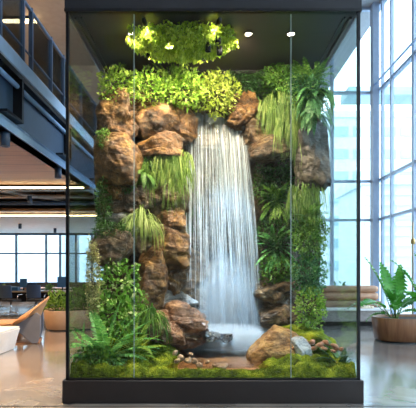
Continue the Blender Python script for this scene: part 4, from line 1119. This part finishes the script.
office_chair(oc, (-7.6, 16.4, 0), R(20), 'dark office chair at the far desk, leftmost')
office_chair(oc, (-6.3, 16.4, 0), R(-8), 'dark office chair at the far desk, right one')
def monitor(x, y, w, h, z, label, rz=0.):
    t = empty('monitor', (x, y, z), rz); tag(t, label, 'monitor')
    MB().box(-w / 2, w / 2, -.015, .015, .10, .10 + h).build('screen', 'screen_blue', t, bevel=.006)
    MB().box(-.02, .02, .0, .03, .01, .2).build('stand', 'black_plastic', t); MB().box(-.1, .1, -.07, .08, 0, .012).build('foot', 'black_plastic', t)
monitor((23.5 - 208) / F * 15, 15.0, .24, .30, .75, 'upright blue screen in the middle of the near desk')
monitor((62 - 208) / F * 15.0, 15.05, .34, .36, .75, 'dark blue screen at the tank end of the near desk')
o = MB().box(-.17, .17, -.1, .1, 0, .13).build('storage_box', 'screen_blue', bevel=.01); o.location = ((14 - 208) / F * 14.8, 14.8, .75); tag(o, 'low blue box on the near desk left of the blue screen', 'box')
o = MB().box(-.17, .17, -.1, .1, 0, .12).build('storage_box', 'leather_brown', bevel=.01); o.location = ((29.5 - 208) / F * 15.2, 15.2, .75); tag(o, 'low brown box on the near desk right of the blue screen', 'box')
bush((3 - 208) / F * 15, 15.05, .75, .16, .12, .22, 'leaf_bright', 'small potted green plant on the near desk at the left picture edge', 304, .07, 160)
bush((50 - 208) / F * 15.1, 15.1, .75, .18, .12, .20, 'leaf_green', 'small green plant on the near desk left of the dark screen', 305, .07, 160)
desk((-4.75, 15.0, 0), .26, .9, 'narrow end desk carrying the dark screen beside the tank edge')

# ------------------------------------------------------------------ right side
_, pc = planter('floor_planter', superell(4.28, 9.35, .85, .50, 2.6), .48, 'wood_planter', 'round ended wooden floor planter at the right picture edge')
def big_plant(base, leaves, label, seed):
    t = empty('broad_leaf_plant', base); tag(t, label, 'plant')
    rnd = random.Random(seed)
    for (az, el, Lp, L, W, droop) in leaves:
        a = R(az); e = R(el); d = Vector((math.cos(a) * math.cos(e), math.sin(a) * math.cos(e), math.sin(e)))
        b0 = Vector((rnd.uniform(-.06, .06), rnd.uniform(-.06, .06), 0))
        st = frond_pts(b0, (d + Vector((0, 0, .5))).normalized(), Lp, .25, 5)
        MB().tube(st, [.014, .012, .011, .010, .009, .008], 6).build('stem', 'stem_green', t, True)
        n = 60; pts = frond_pts(st[-1], (st[-1] - st[-2]).normalized(), L, droop, n)
        side0 = d.cross(Vector((0, 0, 1))); side0.normalize(); tw = rnd.uniform(-.5, .5)
        vs = []; fs = []
        for i, p in enumerate(pts):
            tt = i / n; dd = (pts[min(i + 1, n)] - pts[max(0, i - 1)]).normalized()
            side = (Matrix.Rotation(tw, 3, dd) @ side0).normalized(); up = side.cross(dd).normalized()
            w = W * math.sin(PI * min(1, (tt * .93 + .05)) ** .75) ** .8 * (.42 + .58 * (1 - ((tt * 10) % 1)) ** .7 if tt < .93 else .8)
            wz = .02 * math.sin(i * 1.3)
            vs += [p + side * w + up * (w * .25 + wz) - Vector((0, 0, w * w * 1.2)), p + side * w * .5 + up * w * .16, p.copy(), p - side * w * .5 + up * w * .16, p - side * w + up * (w * .25 - wz) - Vector((0, 0, w * w * 1.2))]
        for i in range(n):
            for j in range(4): k = i * 5 + j; fs.append((k, k + 1, k + 6, k + 5))
        meshobj('leaf', vs, fs, 'leaf_gloss', t, True)
big_plant((3.86, 9.25, .44), [(172, 66, .46, .95, .20, .55), (120, 72, .45, .80, .17, .6), (205, 34, .34, .72, .18, 1.5), (160, 28, .34, .70, .17, 1.5), (60, 72, .42, .80, .17, .8), (330, 50, .30, .50, .13, 1.5), (250, 45, .25, .45, .13, 1.8), (290, 62, .25, .50, .13, 1.4), (20, 45, .3, .5, .13, 1.5), (185, 8, .25, .45, .12, 1.5), (225, 62, .30, .55, .12, 1.3)],
          'glossy broad leaved plant at the left end of the wooden planter', 3)
big_plant((4.55, 9.35, .44), [(172, 64, .60, .85, .19, 1.0), (210, 46, .42, .75, .18, 1.5), (150, 80, .55, .85, .18, .8), (240, 30, .30, .55, .14, 1.8), (330, 60, .4, .6, .14, 1.2), (20, 60, .4, .6, .14, 1.2), (280, 50, .3, .55, .14, 1.5), (180, 18, .25, .5, .13, 1.6), (195, 75, .3, .5, .13, 1.5)],
          'second glossy broad leaved plant cut off by the right picture edge', 4)
# seating wall
t = empty('lounge_seating', (3.6, 11.9, 0)); tag(t, 'low stone based seating with two brown leather rolls behind the right tank corner', 'seating')
MB().box(-1.6, 1.05, -.35, .75, 0.12, .40).build('stone_base', 'stone_pale', t, bevel=.03)
MB().box(-1.5, .75, -.28, .7, 0, .13).build('recessed_foot', 'black_metal', t)
MB().box(-1.65, 1.1, -.42, .2, .40, .455).build('seat_slab', 'bench_white', t, bevel=.015)
MB().box(-1.6, 1.0, .02, .6, .455, .62).build('timber_ledge', 'wood_bench', t, bevel=.02)
for z, r in ((.73, .115), (.93, .095)):
    MB().tube([(-1.6, .32, z), (-1.52, .32, z), (.92, .32, z), (1.0, .32, z)], [r * .7, r, r, r * .7], 18).build('back_roll', 'leather_brown', t, True)
MB().box(-1.6, .95, .40, .62, .45, .96).build('back_frame', 'wood_bench', t, bevel=.02)
for i, (dx, r) in enumerate(((-.02, .055), (.10, .045), (.19, .035))):
    vs, fs = rock_verts(r * 1.4, r, r * .8, 400 + i, 3, 6, .05)
    o = meshobj('decorative_shell', vs, fs, 'shell_cream', None, True); o.location = (4.14 + dx - .1, 11.62, .455 + r * .8)
    tag(o, ['largest', 'middle', 'smallest'][i] + ' cream shell shaped stone on the seating slab beside the big planter', 'ornament', )
bush(3.0, 12.85, .0, .35, .25, 1.25, 'leaf_blue', 'blurred blue green plant behind the seating seen through the tank glass', 306, .16, 200)
bush(3.75, 12.9, .0, .30, .22, 1.15, 'leaf_blue', 'blurred bushy plant behind the seating near the lobby corner column', 307, .16, 160)
# arc lamp
t = empty('arc_lamp', (4.62, 10.15, 0)); tag(t, 'slim arc floor lamp with a small brass head at the right picture edge', 'lamp')
MB().lathe([(.16, 0), (.16, .025), (.02, .035)], 24).build('base', 'black_metal', t, True)
hx_ = (413 - 208) / F * 10.15 - 4.62
top = 1.5 + (268 - 221) / F * 10.15
pts = [(0, 0, .03), (0, 0, top - .35)] + [(hx_ / 2 - hx_ / 2 * math.cos(a), 0, top - .35 + .33 * math.sin(a)) for a in [PI * k / 12 for k in range(1, 12)]] + [(hx_, 0, top - .40)]
MB().tube(pts, .011, 8).build('pole', 'brass', t, True)
MB().lathe([(.05, -.52), (.045, -.42), (.015, -.38)], 20, (hx_, 0, top)).build('lamp_head', 'brass', t, True)

# ------------------------------------------------------------------ light
w = bpy.data.worlds.new('sky'); bpy.context.scene.world = w; w.use_nodes = True
nt = w.node_tree; bg = nt.nodes['Background']
tc = nd(nt, 'ShaderNodeTexCoord'); sp = nd(nt, 'ShaderNodeSeparateXYZ'); nt.links.new(tc.outputs['Generated'], sp.inputs[0])
rr = ramp(nt, [(0.0, (.72, .86, .98)), (.12, (.80, .92, 1.0)), (.5, (.58, .79, 1.0)), (1, (.48, .72, 1.0))], sp.outputs['Z'])
nt.links.new(rr.outputs[0], bg.inputs[0]); bg.inputs[1].default_value = 5.0
def portal(loc, rot, sx, sy):
    ld = bpy.data.lights.new('portal', 'AREA'); ld.shape = 'RECTANGLE'; ld.size = sx; ld.size_y = sy; ld.cycles.is_portal = True
    o = bpy.data.objects.new('window_portal', ld); col.objects.link(o); o.location = loc; o.rotation_euler = rot
portal((5.25, 4.2, 4.7), (0, R(90), 0), 9.4, 18.8)
portal((3, 13.75, 4.7), (R(-90), 0, 0), 4.1, 9.4)
portal((-6.6, 22.4, 1.6), (R(-90), 0, 0), 15, 3.2)
def lobby_fill(x, y, e, c=(1, .93, .85)):  # added fill for the lobby, fixtures unseen above the frame
    t = empty('ceiling_fill_light', (x, y, 9.4)); tag(t, 'added unseen fill light at the lobby ceiling high above the tank', 'light', 'added lobby fill lights above the picture')
    MB().lathe([(.1, -.03), (.1, 0)], 16).build('lens', 'led_spot', t)
    ld = bpy.data.lights.new('lamp', 'SPOT'); ld.energy = e; ld.color = c; ld.spot_size = R(100); ld.spot_blend = .8; ld.shadow_soft_size = .15
    o = bpy.data.objects.new('lamp', ld); col.objects.link(o); o.parent = t; o.location = (0, 0, -.06)
for x, y in ((-1, 2), (2.6, 2), (3.4, 9.5)): lobby_fill(x, y, 260, (.95, .96, 1))

sc = bpy.context.scene
cam = bpy.data.cameras.new('camera'); co = bpy.data.objects.new('camera', cam); col.objects.link(co)
co.location = (0, 0, 1.5); co.rotation_euler = (R(90), 0, 0); cam.lens = 36 * F / 416; cam.sensor_width = 36; cam.sensor_fit = 'HORIZONTAL'
cam.shift_y = 64 / 416; cam.clip_end = 400
sc.camera = co
sc.view_settings.view_transform = 'Standard'; sc.view_settings.look = 'None'; sc.view_settings.gamma = 1; sc.view_settings.use_curve_mapping = False
sc.view_settings.exposure = 0.35
sc.cycles.max_bounces = 8; sc.cycles.transparent_max_bounces = 24
